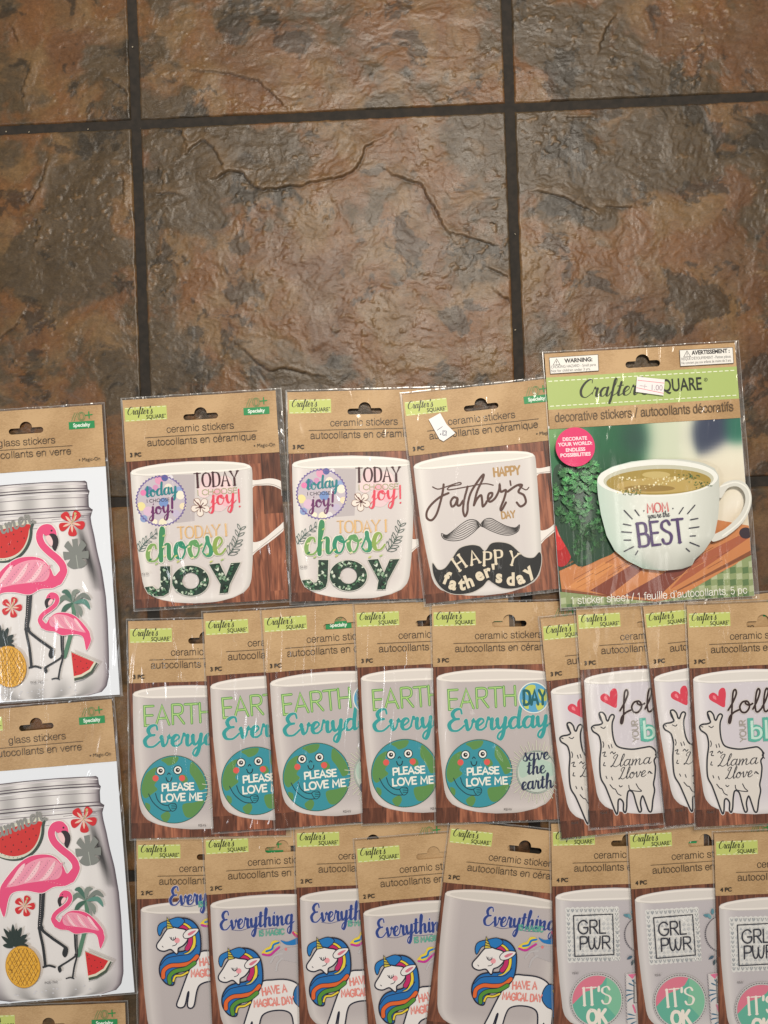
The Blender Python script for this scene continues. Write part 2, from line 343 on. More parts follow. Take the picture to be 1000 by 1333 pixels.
class Art:
    """flat print: coloured shapes stacked a few hundredths of a millimetre apart"""
    STEP = 4e-5
    def __init__(s, ref, z): s.r = ref; s.z = z; s.V = []; s.F = []; s.C = []; s.clip = None
    def add(s, pts2, faces, col, rise=0.0, colfn=None):
        n = len(s.V); m = max(len(pts2) - 1, 1)
        c0 = lin(col) if col is not None else None
        for i, (x, y) in enumerate(pts2):
            s.V.append((x * S, -y * S, s.z + rise * i / m))
            s.C.append(lin(colfn(x, y)) if colfn else c0)
        for f in faces:
            a, b, c = f[:3]
            (ax, ay), (bx, by), (cx, cy) = pts2[a], pts2[b], pts2[c]
            if (bx-ax)*(cy-ay) - (by-ay)*(cx-ax) > 0: f = tuple(reversed(f))
            s.F.append(tuple(n + i for i in f))
        s.z += rise + s.STEP
    def poly(s, pts, col, holes=(), colfn=None):
        loops = [[s.r(p) for p in pts]] + [[s.r(p) for p in h] for h in holes]
        flat = sum(loops, [])
        t = tessellate_polygon([[Vector((x, y, 0)) for x, y in lp] for lp in loops])
        s.add(flat, [tuple(q) for q in t], col, colfn=colfn)
    def sp(s, pts, col, n=5, outline=None, w=0):
        q = cat(pts, n, True); s.poly(q, col)
        if outline: s.line(q, w, outline, closed=True, smooth=False)
    def circ(s, x, y, r, col, ry=None, n=28): s.poly(ell(x, y, r, ry, n), col)
    def _ribbon(s, pts, wf, col, closed=False, cap=True):
        """pts in pack coordinates; wf(i, dx, dy)->width"""
        q = [pts[0]]
        for p in pts[1:]:
            if hypot(p[0]-q[-1][0], p[1]-q[-1][1]) > 1e-4: q.append(p)
        if closed and len(q) > 2 and hypot(q[0][0]-q[-1][0], q[0][1]-q[-1][1]) < 1e-3: q.pop()
        m = len(q)
        if m < 2: return
        V = []; F = []
        for i in range(m):
            a = q[(i-1) % m] if (closed or i > 0) else q[i]; b = q[i]; c = q[(i+1) % m] if (closed or i < m-1) else q[i]
            d1 = (b[0]-a[0], b[1]-a[1]); d2 = (c[0]-b[0], c[1]-b[1])
            l1 = hypot(*d1) or 1; l2 = hypot(*d2) or 1
            u1 = (d1[0]/l1, d1[1]/l1); u2 = (d2[0]/l2, d2[1]/l2)
            if a == b: u1 = u2
            if c == b: u2 = u1
            t = (u1[0]+u2[0], u1[1]+u2[1]); lt = hypot(*t)
            if lt < 0.3: t = u1; lt = 1; k = 1
            else: k = min(2.0 / lt, 1.7)
            t = (t[0]/lt, t[1]/lt); w = wf(i / (m-1), t[0], t[1]) * 0.5 * k
            V.append((b[0] - t[1]*w, b[1] + t[0]*w)); V.append((b[0] + t[1]*w, b[1] - t[0]*w))
        for i in range(m if closed else m-1):
            j = (i+1) % m
            F.append((2*i, 2*i+1, 2*j+1, 2*j))
        if cap and not closed:
            for e, sgn in ((0, -1), (m-1, 1)):
                b = q[e]; o = q[1] if e == 0 else q[m-2]
                d = (b[0]-o[0], b[1]-o[1]); l = hypot(*d) or 1; d = (d[0]/l, d[1]/l)
                ex = ((V[2*e][0]-V[2*e+1][0])/2, (V[2*e][1]-V[2*e+1][1])/2); h = hypot(*ex)
                base = [2*e]
                for a in (45, 90, 135):
                    V.append((b[0] + ex[0]*cos(rad(a)) + d[0]*h*sin(rad(a)), b[1] + ex[1]*cos(rad(a)) + d[1]*h*sin(rad(a))))
                    base.append(len(V)-1)
                base.append(2*e+1)
                for i in range(1, 4): F.append((base[0], base[i], base[i+1]))
        s.add(V, F, col, rise=2e-6 * m)
    def line(s, pts, w, col, closed=False, smooth=True, n=5):
        q = cat(pts, n, closed) if smooth else list(pts)
        q = [s.r(p) for p in q]; w = w / s.r.k
        s._ribbon(q, lambda i, x, y: w, col, closed)
    def taper(s, pts, w, col, smooth=True, n=5):
        q = cat(pts, n) if smooth else list(pts)
        q = [s.r(p) for p in q]; w = w / s.r.k
        s._ribbon(q, lambda i, x, y: w * (0.12 + 0.88 * sin(pi * min(max(i, 0), 1))), col, cap=False)
    def strokes(s, font, text, x, y, size, col, w=0.15, contrast=0.0, width=None, slant=0.0, ang=0.0, serif=0, track=0.0, colseq=None, jitter=0, n=5):
        """text from a stroke font; (x, y) = baseline start in the crop"""
        x0, y0 = s.r((x, y)); sz = size / s.r.k
        adv = sum(font[c][0] + track for c in text)
        sx = (width / s.r.k) / (adv * sz) if width else 1.0
        ca, sa = cos(rad(ang)), sin(rad(ang)); pen = 0.0
        rnd = random.Random(len(text) * 7 + int(size))
        for ci, ch in enumerate(text):
            a, sts = font[ch]; jy = rnd.uniform(-jitter, jitter)
            cc = colseq[ci % len(colseq)] if colseq else col
            g = 0.90 if font is SANS else 1.0
            for kind, pts in sts:
                if pts[0][1] < -5: continue
                q = cat(pts, n) if kind == 'C' else pts
                out = []
                for (px, py) in q:
                    X = (pen + px * g) * sz * sx + slant * py * sz; Y = -(py * g + jy) * sz
                    out.append((x0 + X * ca + Y * sa, y0 - X * sa + Y * ca))
                W = w * sz
                def wf(i, dx, dy, W=W):
                    if contrast == 0: return W
                    if contrast > 0:   # brush: heavy down strokes
                        return W * (1 - contrast + contrast * max(0.0, dy * 0.95 - dx * 0.15) ** 1.0 * 1.05)
                    return W * (1 + contrast * abs(dx) ** 1.3)
                s._ribbon(out, wf, cc)
                if serif:
                    for e in (pts[0], pts[-1]):
                        if kind == 'L' and (e[1] in (0.0, 1.0)) and len(pts) > 1 and abs(pts[0][0]-pts[-1][0]) < .7 and abs(pts[0][1]-pts[1][1]) > .3:
                            X = (pen + e[0]) * sz * sx; Y = -(e[1] + jy) * sz; h = serif * sz
                            a1 = (x0 + (X-h)*ca + Y*sa, y0 - (X-h)*sa + Y*ca); a2 = (x0 + (X+h)*ca + Y*sa, y0 - (X+h)*sa + Y*ca)
                            s._ribbon([a1, a2], lambda i, dx, dy: W * 0.42, cc, cap=False)
            pen += a + track
    def text(s, body, x, y, size, col, width=None, bold=0.0, ang=0.0, sx=1.0, slant=0.0):
        """text in the built-in font; size = cap height in crop units (0.66 em)"""
        x0, y0 = s.r((x, y)); em = size / s.r.k / 0.69
        gs = [bglyph(c, bold) for c in body]
        adv = sum(g[2] for g in gs)
        if width: sx = (width / s.r.k) / (adv * em)
        ca, sa = cos(rad(ang)), sin(rad(ang)); pen = 0.0; V = []; F = []
        for v, f, a in gs:
            n = len(V)
            for px, py in v:
                X = ((pen + px) * sx + slant * py) * em; Y = -py * em
                V.append((x0 + X * ca + Y * sa, y0 - X * sa + Y * ca))
            F += [tuple(n + i for i in t) for t in f]
            pen += a
        if F: s.add(V, F, col)
    def grid(s, lc, rc, rows, cols, colfn):
        """scanline grid between a left and a right outline chain (top to bottom); colfn(u, v, x, y)"""
        lc = [s.r(p) for p in lc]; rc = [s.r(p) for p in rc]
        y0, y1 = max(lc[0][1], rc[0][1]), min(lc[-1][1], rc[-1][1])
        xl = lambda y: float(np.interp(y, [p[1] for p in lc], [p[0] for p in lc])); xr = lambda y: float(np.interp(y, [p[1] for p in rc], [p[0] for p in rc]))
        n = len(s.V)
        for j in range(rows + 1):
            t = j / rows; t = 0.5 - 0.5 * cos(pi * t) if rows > 12 else t
            y = y0 + (y1 - y0) * t; a, b = xl(y), xr(y)
            for i in range(cols + 1):
                x = a + (b - a) * i / cols
                s.V.append((x * S, -y * S, s.z)); s.C.append(lin([min(max(v, 0), 255) for v in colfn(i / cols, t, x, y)]))
        for j in range(rows):
            for i in range(cols):
                k = n + j * (cols + 1) + i
                s.F.append((k, k + cols + 1, k + cols + 2, k + 1))
        s.z += s.STEP
    def build(s, name, parent, mat=None):
        return mesh_obj(name, s.V, s.F, mat or M_PRINT, parent, s.C)
# ---------------------------------------------------------------- the slate tile floor
def vnoise(x, y, seed):
    """gradient noise, numpy"""
    rs = np.random.RandomState(seed); perm = rs.permutation(512); ang = rs.rand(512) * 2 * pi
    gx, gy = np.cos(ang), np.sin(ang)
    xi, yi = np.floor(x).astype(int), np.floor(y).astype(int); xf, yf = x - xi, y - yi
    def g(ix, iy, fx, fy):
        h = perm[(perm[ix & 511] + iy) & 511]
        return gx[h] * fx + gy[h] * fy
    u = xf*xf*xf*(xf*(xf*6-15)+10); v = yf*yf*yf*(yf*(yf*6-15)+10)
    a = g(xi, yi, xf, yf); b = g(xi+1, yi, xf-1, yf); c = g(xi, yi+1, xf, yf-1); d = g(xi+1, yi+1, xf-1, yf-1)
    return (a*(1-u)+b*u)*(1-v) + (c*(1-u)+d*u)*v
def fbm(x, y, seed, octs=5, gain=0.5):
    s = np.zeros_like(x); a = 1.0
    for k in range(octs):
        s += a * vnoise(x * 2**k + 13.7*k, y * 2**k - 7.1*k, seed + k); a *= gain
    return s
def sstep(a, b, x):
    t = np.clip((x - a) / (b - a), 0, 1); return t*t*(3-2*t)
def blob(x, y, L):
    s = np.zeros_like(x)
    for bx, by, rx, ry, w in L: s += w * np.exp(-(((x-bx)/rx)**2 + ((y-by)/ry)**2))
    return s
def seg_dist(x, y, pts):
    """distance and side to a polyline"""
    d = np.full(x.shape, 1e9); sd = np.zeros_like(x)
    for (ax, ay), (bx, by) in zip(pts[:-1], pts[1:]):
        vx, vy = bx-ax, by-ay; L = vx*vx+vy*vy
        t = np.clip(((x-ax)*vx + (y-ay)*vy) / L, 0, 1)
        dd = np.hypot(x-ax-t*vx, y-ay-t*vy); side = np.sign((x-ax)*vy - (y-ay)*vx)
        m = dd < d; d = np.where(m, dd, d); sd = np.where(m, side, sd)
    return d, sd

# where the stone is grey-green slate (+) or rust brown (-), where it is near black
GREY = [(350,205,120,38,.55),(230,180,70,45,.45),(240,250,60,40,.25),(560,195,60,60,.5),(590,280,50,60,.3),(330,55,60,40,.5),(300,10,60,30,.2),(730,50,70,60,.8),(640,500,40,60,.4),
        (95,300,90,130,.5),(60,460,110,100,.35),(110,90,50,70,.3),(760,210,90,60,.75),(850,180,80,40,.4),(700,420,60,60,.25),(960,230,60,60,.3),(330,430,60,60,.15),(510,20,40,20,.2),
        (430,60,60,40,-.5),(560,60,80,50,-.55),(480,120,80,20,-.3),(60,60,60,50,-.35),(20,30,40,40,-.2),(480,330,100,70,-.5),(560,440,120,60,-.65),(420,400,60,60,-.35),(280,300,60,30,-.1),
        (870,25,60,40,-.6),(940,80,70,30,-.35),(690,110,60,30,-.3),(840,330,110,50,-.6),(960,330,60,80,-.5),(790,400,50,50,-.3),(700,180,30,40,-.3),(10,380,30,60,-.3),(120,530,40,30,-.4),(470,200,30,30,-.15),
        (985,470,30,90,-.2),(640,330,40,90,-.25)]
DARK = [(352,40,14,18,.6),(585,90,22,12,.5),(885,65,30,40,.5),(900,390,55,40,.75),(940,300,30,20,.2),(602,410,22,16,.6),(655,470,14,50,.45),(620,430,20,14,.3),(740,340,30,40,.3),(770,220,50,60,.25),(860,150,70,25,.3),
        (380,215,60,22,.2),(370,492,60,10,.35),(340,498,30,8,.3),(860,430,40,20,.4),(730,55,40,50,.2),(300,385,90,60,.12),(970,150,50,60,.3),(975,500,25,60,.5),(985,620,30,50,.4),(150,600,30,60,.2)]
LEDGE = [([(286,228),(300,222),(315,226),(330,243),(342,248),(365,245),(395,242),(420,235),(448,229),(462,222),(472,205),(476,192),(484,187)], 0.014, 10),
         ([(515,228),(530,236),(548,240),(560,262),(572,285),(580,297)], 0.013, 8), ([(590,304),(612,309),(640,318)], 0.008, 6), ([(650,382),(664,392),(668,400)], 0.010, 5),
         ([(318,458),(335,472),(352,482),(372,480),(398,486)], 0.010, 9), ([(62,207),(56,230),(50,245),(38,264)], 0.010, 5), ([(45,284),(52,295),(45,315)], 0.010, 5), ([(160,232),(161,262)], 0.009, 5),
         ([(705,250),(735,256),(755,268),(775,278)], 0.009, 6), ([(790,268),(822,270)], 0.008, 5), ([(250,92),(300,95),(335,105),(368,136)], 0.009, 6), ([(38,90),(28,115),(30,130)], 0.006, 4),
         ([(226,166),(236,172),(242,190)], 0.010, 4), ([(246,196),(262,182),(278,192),(288,215)], 0.012, 6), ([(782,60),(790,35),(800,22)], 0.008, 5), ([(140,102),(165,122)], 0.010, 5), ([(740,152),(770,153)], 0.010, 4),
         ([(0,440),(20,425),(28,412)], 0.010, 7), ([(15,35),(22,52)], .008, 4), ([(640,350),(660,360)], .009, 5), ([(205,250),(228,252)], .008, 6)]

def tile_fields(x, y, seed, fine):
    """height and colour of the stone at floor points (photograph pixels)"""
    w1 = fbm(x/90, y/90, 900+seed, 3) * 26; w2 = fbm(x/90+50, y/90, 950+seed, 3) * 26
    X, Y = x + w1, y + w2
    base = fbm(X/150, Y/150, 10+seed, 6, 0.62)
    g = base * 1.35 + blob(X, Y, GREY) * 1.0 - 0.06
    dk = fbm(X/70, Y/70, 40+seed, 6, 0.68) * 1.35 + blob(X, Y, DARK) * 1.0 - 0.10
    fn = fbm(x/9, y/6, 70+seed, 4, 0.7); md = fbm(x/28, y/22, 80+seed, 5, 0.65)
    grey = sstep(-0.22, 0.30, g + 0.30*md); dark = sstep(0.30, 0.56, dk + 0.30*md)
    rust = np.array(lin((105, 72, 43))); tan = np.array(lin((110, 86, 57))); gry = np.array(lin((74, 61, 44))); blk = np.array(lin((35, 32, 26))); red = np.array(lin((88, 62, 43)))
    t2 = sstep(-.3, .4, fbm(X/60, Y/60, 120+seed, 4)); t3 = sstep(.0, .5, fbm(X/120+9, Y/120, 130+seed, 3) + 0.35*sstep(700, 1000, x))
    warm = rust[None]*(1-t2[:, None]) + tan[None]*t2[:, None]; warm = warm*(1-.7*t3[:, None]) + red[None]*.7*t3[:, None]
    c = warm*(1-grey[:, None]) + gry[None]*grey[:, None]*(1 + .10*md[:, None])
    c = c*(1-.68*dark[:, None]) + blk[None]*.68*dark[:, None]
    # relief
    terr = fbm(X/60+4, Y/45, 200+seed, 5, 0.55)
    lev = np.floor(terr*4.0)/4.0; fr = terr*4.0 - np.floor(terr*4.0)
    h = (lev + sstep(0.82, 1.0, fr)/4.0) * 0.010
    chip = fbm(x/13, y/9, 300+seed, 3, 0.55); area_ = sstep(-.05, .3, fbm(x/110, y/110, 320+seed, 2) + blob(x, y, [(270,330,110,70,.45),(560,190,60,40,.3),(540,400,120,60,.2)]))
    fl = sstep(0.335, 0.40, chip) * area_
    h += fl * 0.0055
    h += md * 0.0013 + fn * 0.0008
    hl = fbm(x/5, y/4, 350+seed, 2) * 0.0005; h += hl
    for pts, st, wd in LEDGE:
        px = [p[0] for p in pts]; py = [p[1] for p in pts]
        m = (x > min(px)-30) & (x < max(px)+30) & (y > min(py)-30) & (y < max(py)+30)
        if not m.any(): continue
        xs = x[m] + fn[m]*2.5; ys = y[m] + md[m]*3
        d, sd = seg_dist(xs, ys, pts)
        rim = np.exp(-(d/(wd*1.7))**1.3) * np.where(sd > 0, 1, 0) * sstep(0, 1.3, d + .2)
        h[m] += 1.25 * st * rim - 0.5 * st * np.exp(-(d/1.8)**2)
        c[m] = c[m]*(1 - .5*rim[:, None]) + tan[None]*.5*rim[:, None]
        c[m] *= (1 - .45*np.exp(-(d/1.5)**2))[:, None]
    # raised flakes blend towards a lighter tan
    c = c*(1 - .55*fl[:, None]) + tan[None]*1.12*.55*fl[:, None]
    c *= (1 + .22*fn + .16*md)[:, None]
    return h, np.clip(c, 0.01, 1)

def stone_mat():
    m, N, L, B = new_mat('slate_tile')
    a = nd(N, 'ShaderNodeVertexColor'); a.layer_name = 'Col'
    geo = nd(N, 'ShaderNodeNewGeometry')
    mp = nd(N, 'ShaderNodeMapping'); mp.inputs['Rotation'].default_value = (0, 0, 0.5); mp.inputs['Scale'].default_value = (1, 1.7, 1); L.new(geo.outputs['Position'], mp.inputs[0])
    n1 = nd(N, 'ShaderNodeTexNoise'); n1.inputs['Scale'].default_value = 60; n1.inputs['Detail'].default_value = 8; n1.inputs['Roughness'].default_value = 0.68; L.new(mp.outputs[0], n1.inputs['Vector'])
    n2 = nd(N, 'ShaderNodeTexNoise'); n2.inputs['Scale'].default_value = 5; n2.inputs['Detail'].default_value = 5; L.new(geo.outputs['Position'], n2.inputs['Vector'])
    mr = nd(N, 'ShaderNodeMapRange'); mr.inputs[1].default_value = .3; mr.inputs[2].default_value = .7; mr.inputs[3].default_value = .74; mr.inputs[4].default_value = 1.26; L.new(n1.outputs[0], mr.inputs[0])
    sc = nd(N, 'ShaderNodeVectorMath', operation='SCALE'); L.new(a.outputs[0], sc.inputs[0]); L.new(mr.outputs[0], sc.inputs['Scale'])
    L.new(sc.outputs[0], B.inputs['Base Color'])
    rr = nd(N, 'ShaderNodeMapRange'); rr.inputs[1].default_value = .35; rr.inputs[2].default_value = .65; rr.inputs[3].default_value = .29; rr.inputs[4].default_value = .42; L.new(n2.outputs[0], rr.inputs[0]); L.new(rr.outputs[0], B.inputs['Roughness'])
    b = nd(N, 'ShaderNodeBump'); b.inputs['Strength'].default_value = 0.55; b.inputs['Distance'].default_value = 0.005; L.new(n1.outputs[0], b.inputs['Height'])
    L.new(b.outputs[0], B.inputs['Normal'])
    B.inputs['Specular IOR Level'].default_value = 0.42
    return m
M_STONE = stone_mat()
def grout_mat():
    m, N, L, B = new_mat('grout')
    geo = nd(N, 'ShaderNodeNewGeometry')
    n1 = nd(N, 'ShaderNodeTexNoise'); n1.inputs['Scale'].default_value = 18; n1.inputs['Detail'].default_value = 8; L.new(geo.outputs['Position'], n1.inputs['Vector'])
    r = nd(N, 'ShaderNodeValToRGB'); L.new(n1.outputs[0], r.inputs[0])
    r.color_ramp.elements[0].position = .35; r.color_ramp.elements[0].color = (*lin((30, 26, 21)), 1); r.color_ramp.elements[1].position = .7; r.color_ramp.elements[1].color = (*lin((44, 37, 30)), 1)
    L.new(r.outputs[0], B.inputs['Base Color']); B.inputs['Roughness'].default_value = .85
    b = nd(N, 'ShaderNodeBump'); b.inputs['Strength'].default_value = .6; b.inputs['Distance'].default_value = .01; L.new(n1.outputs[0], b.inputs['Height']); L.new(b.outputs[0], B.inputs['Normal'])
    return m
M_GROUT = grout_mat()

def vline(k): return (170.5 + 489*k, 0.0355 - 0.001*k)      # x = a + b y
def hline(k): return (-321 + 489.5*k if k != 1 else 168.5, [-.05, -.0445, -.0323, -.030, -.03, -.03][max(0, min(k, 5))])
def cross(cv, rh):
    a, b = vline(cv); c, d = hline(rh)
    y = (c + d*a) / (1 - b*d); return (a + b*y, y)
floor_root = bpy.data.objects.new('floor', None); COL.objects.link(floor_root); floor_root['kind'] = 'structure'
gv = [P(-1400, -1300, -.022), P(2400, -1300, -.022), P(2400, 2600, -.022), P(-1400, 2600, -.022)]
mesh_obj('grout_bed', gv, [(3, 2, 1, 0)], M_GROUT, floor_root)
RES = 1.0
for ci in range(-2, 4):
    for ri in range(-1, 5):
        q = [cross(ci, ri), cross(ci+1, ri), cross(ci+1, ri+1), cross(ci, ri+1)]
        G = 5.2
        q = [(q[0][0]+G, q[0][1]+G-.5), (q[1][0]-G, q[1][1]+G-.5), (q[2][0]-G, q[2][1]-G+.5), (q[3][0]+G, q[3][1]-G+.5)]
        vis = ci in (-1, 0, 1) and ri in (0, 1); near = ci in (-1, 0, 1) and ri in (2, 3)
        n = int((330 if vis else 120 if near else 40) * RES)
        # a tile half outside the frame is finely divided only where it shows
        def axis(lo, hi, fine0, fine1):
            if not vis: return np.linspace(0, 1, n+1)
            t = np.linspace(0, 1, n+1); p = lo + (hi-lo)*t
            keep = ((p > fine0) & (p < fine1)) | (np.arange(n+1) % 8 == 0) | (np.arange(n+1) == n)
            return t[keep]
        us = axis(q[0][0], q[1][0], -25, 1025); vs = axis(q[0][1], q[3][1], -25, 700)
        U, V = np.meshgrid(us, vs); U = U.ravel(); V = V.ravel()
        x = (q[0][0]*(1-U)+q[1][0]*U)*(1-V) + (q[3][0]*(1-U)+q[2][0]*U)*V
        y = (q[0][1]*(1-U)+q[1][1]*U)*(1-V) + (q[3][1]*(1-U)+q[2][1]*U)*V
        sd = (ci+3)*17 + (ri+2)*101
        h, c = tile_fields(x, y, sd, vis)
        ed = np.minimum(np.minimum(U, 1-U), np.minimum(V, 1-V)) * 477
        ed2 = ed + fbm(x/14, y/14, 500+sd, 3) * 1.2
        h = h * sstep(0, 5, ed) - 0.020 * (1 - sstep(0, 3.2, ed2)) ** 1.5
        wob = 0.9 * (1 - sstep(0, 3, ed))
        x2 = x + wob * fbm(x/11, y/11, 600+sd, 3); y2 = y + wob * fbm(x/11+7, y/11, 640+sd, 3)
        nu, nv = len(us), len(vs)
        # the first and last rows and columns drop as the tile's sides
        z = h.copy(); edge = (U == 0) | (U == 1) | (V == 0) | (V == 1); z[edge] = -.045
        co = np.stack([(x2-500)*S, (666.5-y2)*S, z - 0.006], 1).astype(np.float32)
        idx = np.arange(nu*nv).reshape(nv, nu)
        f = np.stack([idx[1:, :-1], idx[1:, 1:], idx[:-1, 1:], idx[:-1, :-1]], -1).reshape(-1, 4)
        me = bpy.data.meshes.new('tile'); me.vertices.add(len(co)); me.vertices.foreach_set('co', co.ravel())
        me.loops.add(f.size); me.loops.foreach_set('vertex_index', f.ravel().astype(np.int32))
        me.polygons.add(len(f)); me.polygons.foreach_set('loop_start', np.arange(0, f.size, 4, dtype=np.int32)); me.polygons.foreach_set('loop_total', np.full(len(f), 4, dtype=np.int32))
        me.update(calc_edges=True)
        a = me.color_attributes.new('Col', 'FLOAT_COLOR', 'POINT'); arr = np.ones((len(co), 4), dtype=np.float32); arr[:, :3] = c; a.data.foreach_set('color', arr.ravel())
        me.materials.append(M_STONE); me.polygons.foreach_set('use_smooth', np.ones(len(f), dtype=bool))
        o = bpy.data.objects.new('tile', me); COL.objects.link(o); o.parent = floor_root

# grit lying in the joints and on the stone
rg = random.Random(77); V = []; F = []; C = []
spots_ = [(7, 170.5), (37, 171), (114, 167), (172, 60), (671, 304), (343*.5+500, 429)] + [(rg.uniform(0, 1000), rg.uniform(0, 520)) for _ in range(25)]
for i, (x, y) in enumerate(spots_):
    s_ = rg.uniform(.7, 1.3) if i < 6 else rg.uniform(.3, .8); px, py, _z = P(x, y); z = -.012 if i < 6 else .004; n = len(V)
    for k in range(4): a_ = k*pi/2 + rg.uniform(-.5, .5); V.append((px + cos(a_)*s_*S, py + sin(a_)*s_*S, z))
    V.append((px, py, z + s_*S*.9)); F += [(n, n+1, n+4), (n+1, n+2, n+4), (n+2, n+3, n+4), (n+3, n, n+4)]
    C += [lin(rg.choice([(150, 136, 112), (128, 112, 88), (52, 46, 38)]) if i >= 6 else (190, 178, 156))]*5
grit = mesh_obj('grit', V, F, M_PRINT, None, C); grit['kind'] = 'stuff'; grit['label'] = 'specks of pale grit on the tiles and in their joints'; grit['category'] = 'grit'
# ---------------------------------------------------------------- sticker packs
INK = (52, 42, 34)
BZ, HZ = 0.0042, 0.0090      # print height on the picture card and on the folded header

class Pack:
    """first pack of a design, built flat at the origin; x right, y down in photograph pixels"""
    def __init__(s, W, H, ref):
        s.W, s.H, s.r = W, H, ref
        s.root = bpy.data.objects.new('sticker_pack', None); COL.objects.link(s.root)
        s.z = BZ; s.hz = HZ; s.slide = []
    def art(s, header=False, loc=False): return Art(LOC if loc else s.r, s.hz if header else s.z)
    def done(s, a, name, header=False, parent=None, mat=None, slide=False):
        if not a.V: return None
        o = a.build(name, parent or s.root, mat)
        if header: s.hz = a.z + 5e-5
        else: s.z = a.z + 5e-5
        if slide: s.slide.append(o)
        return o

def hole_loop(cx=100, y0=23.5, y1=31.2, hw=22.5, bw=8.2, top=15.4):
    r = (y1-y0)/2; ym = (y0+y1)/2
    p = ell(cx+hw-r, ym, r, r, 10, 90, -90)          # right end, bottom to top
    p += [(cx+bw+3, y0)] + ell(cx, y0, bw, y0-top, 12, 0, -180)[0:] + [(cx-bw-3, y0)]
    p += ell(cx-hw+r, ym, r, r, 10, 270, 90)
    return p

def header(pk, W=199, Hh=80, title='ceramic stickers', sub='autocollants en céramique', pc='3 PC', t=(55, 143), s_=(29, 171), ln=(27, 172), label=True, pcx=5.5):
    rnd = random.Random(5)
    out = []
    for x in np.linspace(0, W, 14): out.append((x, rnd.uniform(-.15, .15)))
    for y in np.linspace(6, Hh, 6): out.append((W + rnd.uniform(-.1, .1), y))
    for x in np.linspace(W-10, 0, 12): out.append((x, Hh + rnd.uniform(-.15, .15)))
    for y in np.linspace(Hh-8, 6, 6): out.append((rnd.uniform(-.1, .1), y))
    V, F = slab([out, hole_loop()], 0.0042, HZ - 0.0003)
    mesh_obj('header_card', V, F, M_KRAFT, pk.root)
    # brand label
    a = pk.art(True, True); a.poly([(2, 10.3), (56.5, 10.3), (56.5, 28.2), (2, 28.2)], (192, 204, 112))
    for yy in (11.2, 27.2):
        for k in range(8): a.line([(3.2 + k*6.9, yy), (6.9 + k*6.9, yy)], 0.7, (236, 238, 205), smooth=False)
    lab = pk.done(a, 'brand_label', True)
    a = pk.art(True, True); crafters(a, 5, 19.6, 5.0, 33); a.text('SQUARE', 29.5, 26.2, 5.0, (40, 40, 30), width=23.5, bold=.012)
    a.circ(54.3, 21.6, .7, (60, 60, 40), n=8)
    pk.done(a, 'lettering', True, lab)
    # green flash and handwritten mark
    a = pk.art(True, True); a.poly([(156, 20), (189.5, 20), (189.5, 29.6), (156, 29.6)], (34, 140, 80)); a.text('Specialty', 161.5, 26.8, 4.6, (235, 245, 235), width=22, bold=.025)
    g = (70, 140, 80)
    for dx in (0, 3.0): a.line([(160+dx, 19), (162+dx, 14), (165+dx, 8.5)], .55, g)
    for sx in (1.0, .55): a.line([(173+4.6*sx*cos(q), 13.6+5.6*sx**.4*sin(q)) for q in np.linspace(0, 2*pi, 14)[:-1]], .55, g, closed=True)
    a.line([(178.5, 12.5), (187, 12.0)], 1.5, (40, 140, 70), smooth=False); a.line([(182.8, 8.2), (183.0, 16.4)], 1.5, (40, 140, 70), smooth=False)
    pk.done(a, 'specialty_flash', True)
    a = pk.art(True, True)
    a.strokes(SANS, title, t[0], 45.6, 6.7, INK, w=.12, width=t[1]-t[0])
    a.line([(ln[0], 50.6), (ln[1], 50.6)], .6, (70, 56, 42), smooth=False)
    a.strokes(SANS, sub, s_[0], 61.4, 6.7, INK, w=.12, width=s_[1]-s_[0])
    pk.done(a, 'title_text', True)
    a = pk.art(True, True); a.text(pc, pcx, 74.2, 5.0, (40, 32, 26), width=15, bold=.03); pk.done(a, 'piece_count', True)
    a = pk.art(True, True); a.circ(167.5, 69.8, .9, INK, n=10); a.text('Magic-On', 170.5, 71.8, 4.4, INK, width=24); pk.done(a, 'product_note', True)

def crafters(a, x, y, xh, width, col=(44, 42, 32)):
    a.strokes(SCR, "Crafter's", x, y, xh, col, w=.26, contrast=.72, width=width, slant=.18)

def ring(pk, W, H, l=2.6, r=8.0, t=3.0, b=4.0, name='clear_sleeve', seed=1):
    """the film that stands out round the cards, with its welded edge"""
    rnd = random.Random(seed); V = []; F = []; C = []
    def edge(inner):
        o = []
        n = 26
        X0, X1, Y0, Y1 = ((0, W, 0, H) if inner == 1 else (-l, W+r, -t, H+b) if inner == 0 else (-l+1.1, W+r-1.1, -t+1.1, H+b-1.1))
        for i in range(n): o.append((X0 + (X1-X0)*i/n, Y0))
        for i in range(n): o.append((X1, Y0 + (Y1-Y0)*i/n))
        for i in range(n): o.append((X1 - (X1-X0)*i/n, Y1))
        for i in range(n): o.append((X0, Y1 - (Y1-Y0)*i/n))
        return o
    rings = [(edge(1), .0045, .02), (edge(2), .0055, .03), (edge(2), .0062, .16), (edge(0), .0058, .22), (edge(0), .0030, .12)]
    # raised mid line
    nn = len(rings[0][0])
    wob = [rnd.uniform(-1, 1) for _ in range(nn)]
    for k, (lp, z, c) in enumerate(rings):
        for i, (x, y) in enumerate(lp):
            j = wob[i] * (.0 if k == 0 else .25)
            V.append(((x+j)*S, -(y+j)*S, z + abs(wob[i])*(.0008 if k in (1, 2) else 0.0003 if k else 0))); C.append([c]*3)
    for k in range(len(rings)-1):
        for i in range(nn):
            j = (i+1) % nn; F.append((k*nn+i, k*nn+j, (k+1)*nn+j, (k+1)*nn+i)[::-1])
    return mesh_obj(name, V, F, M_FILM, pk.root, C)

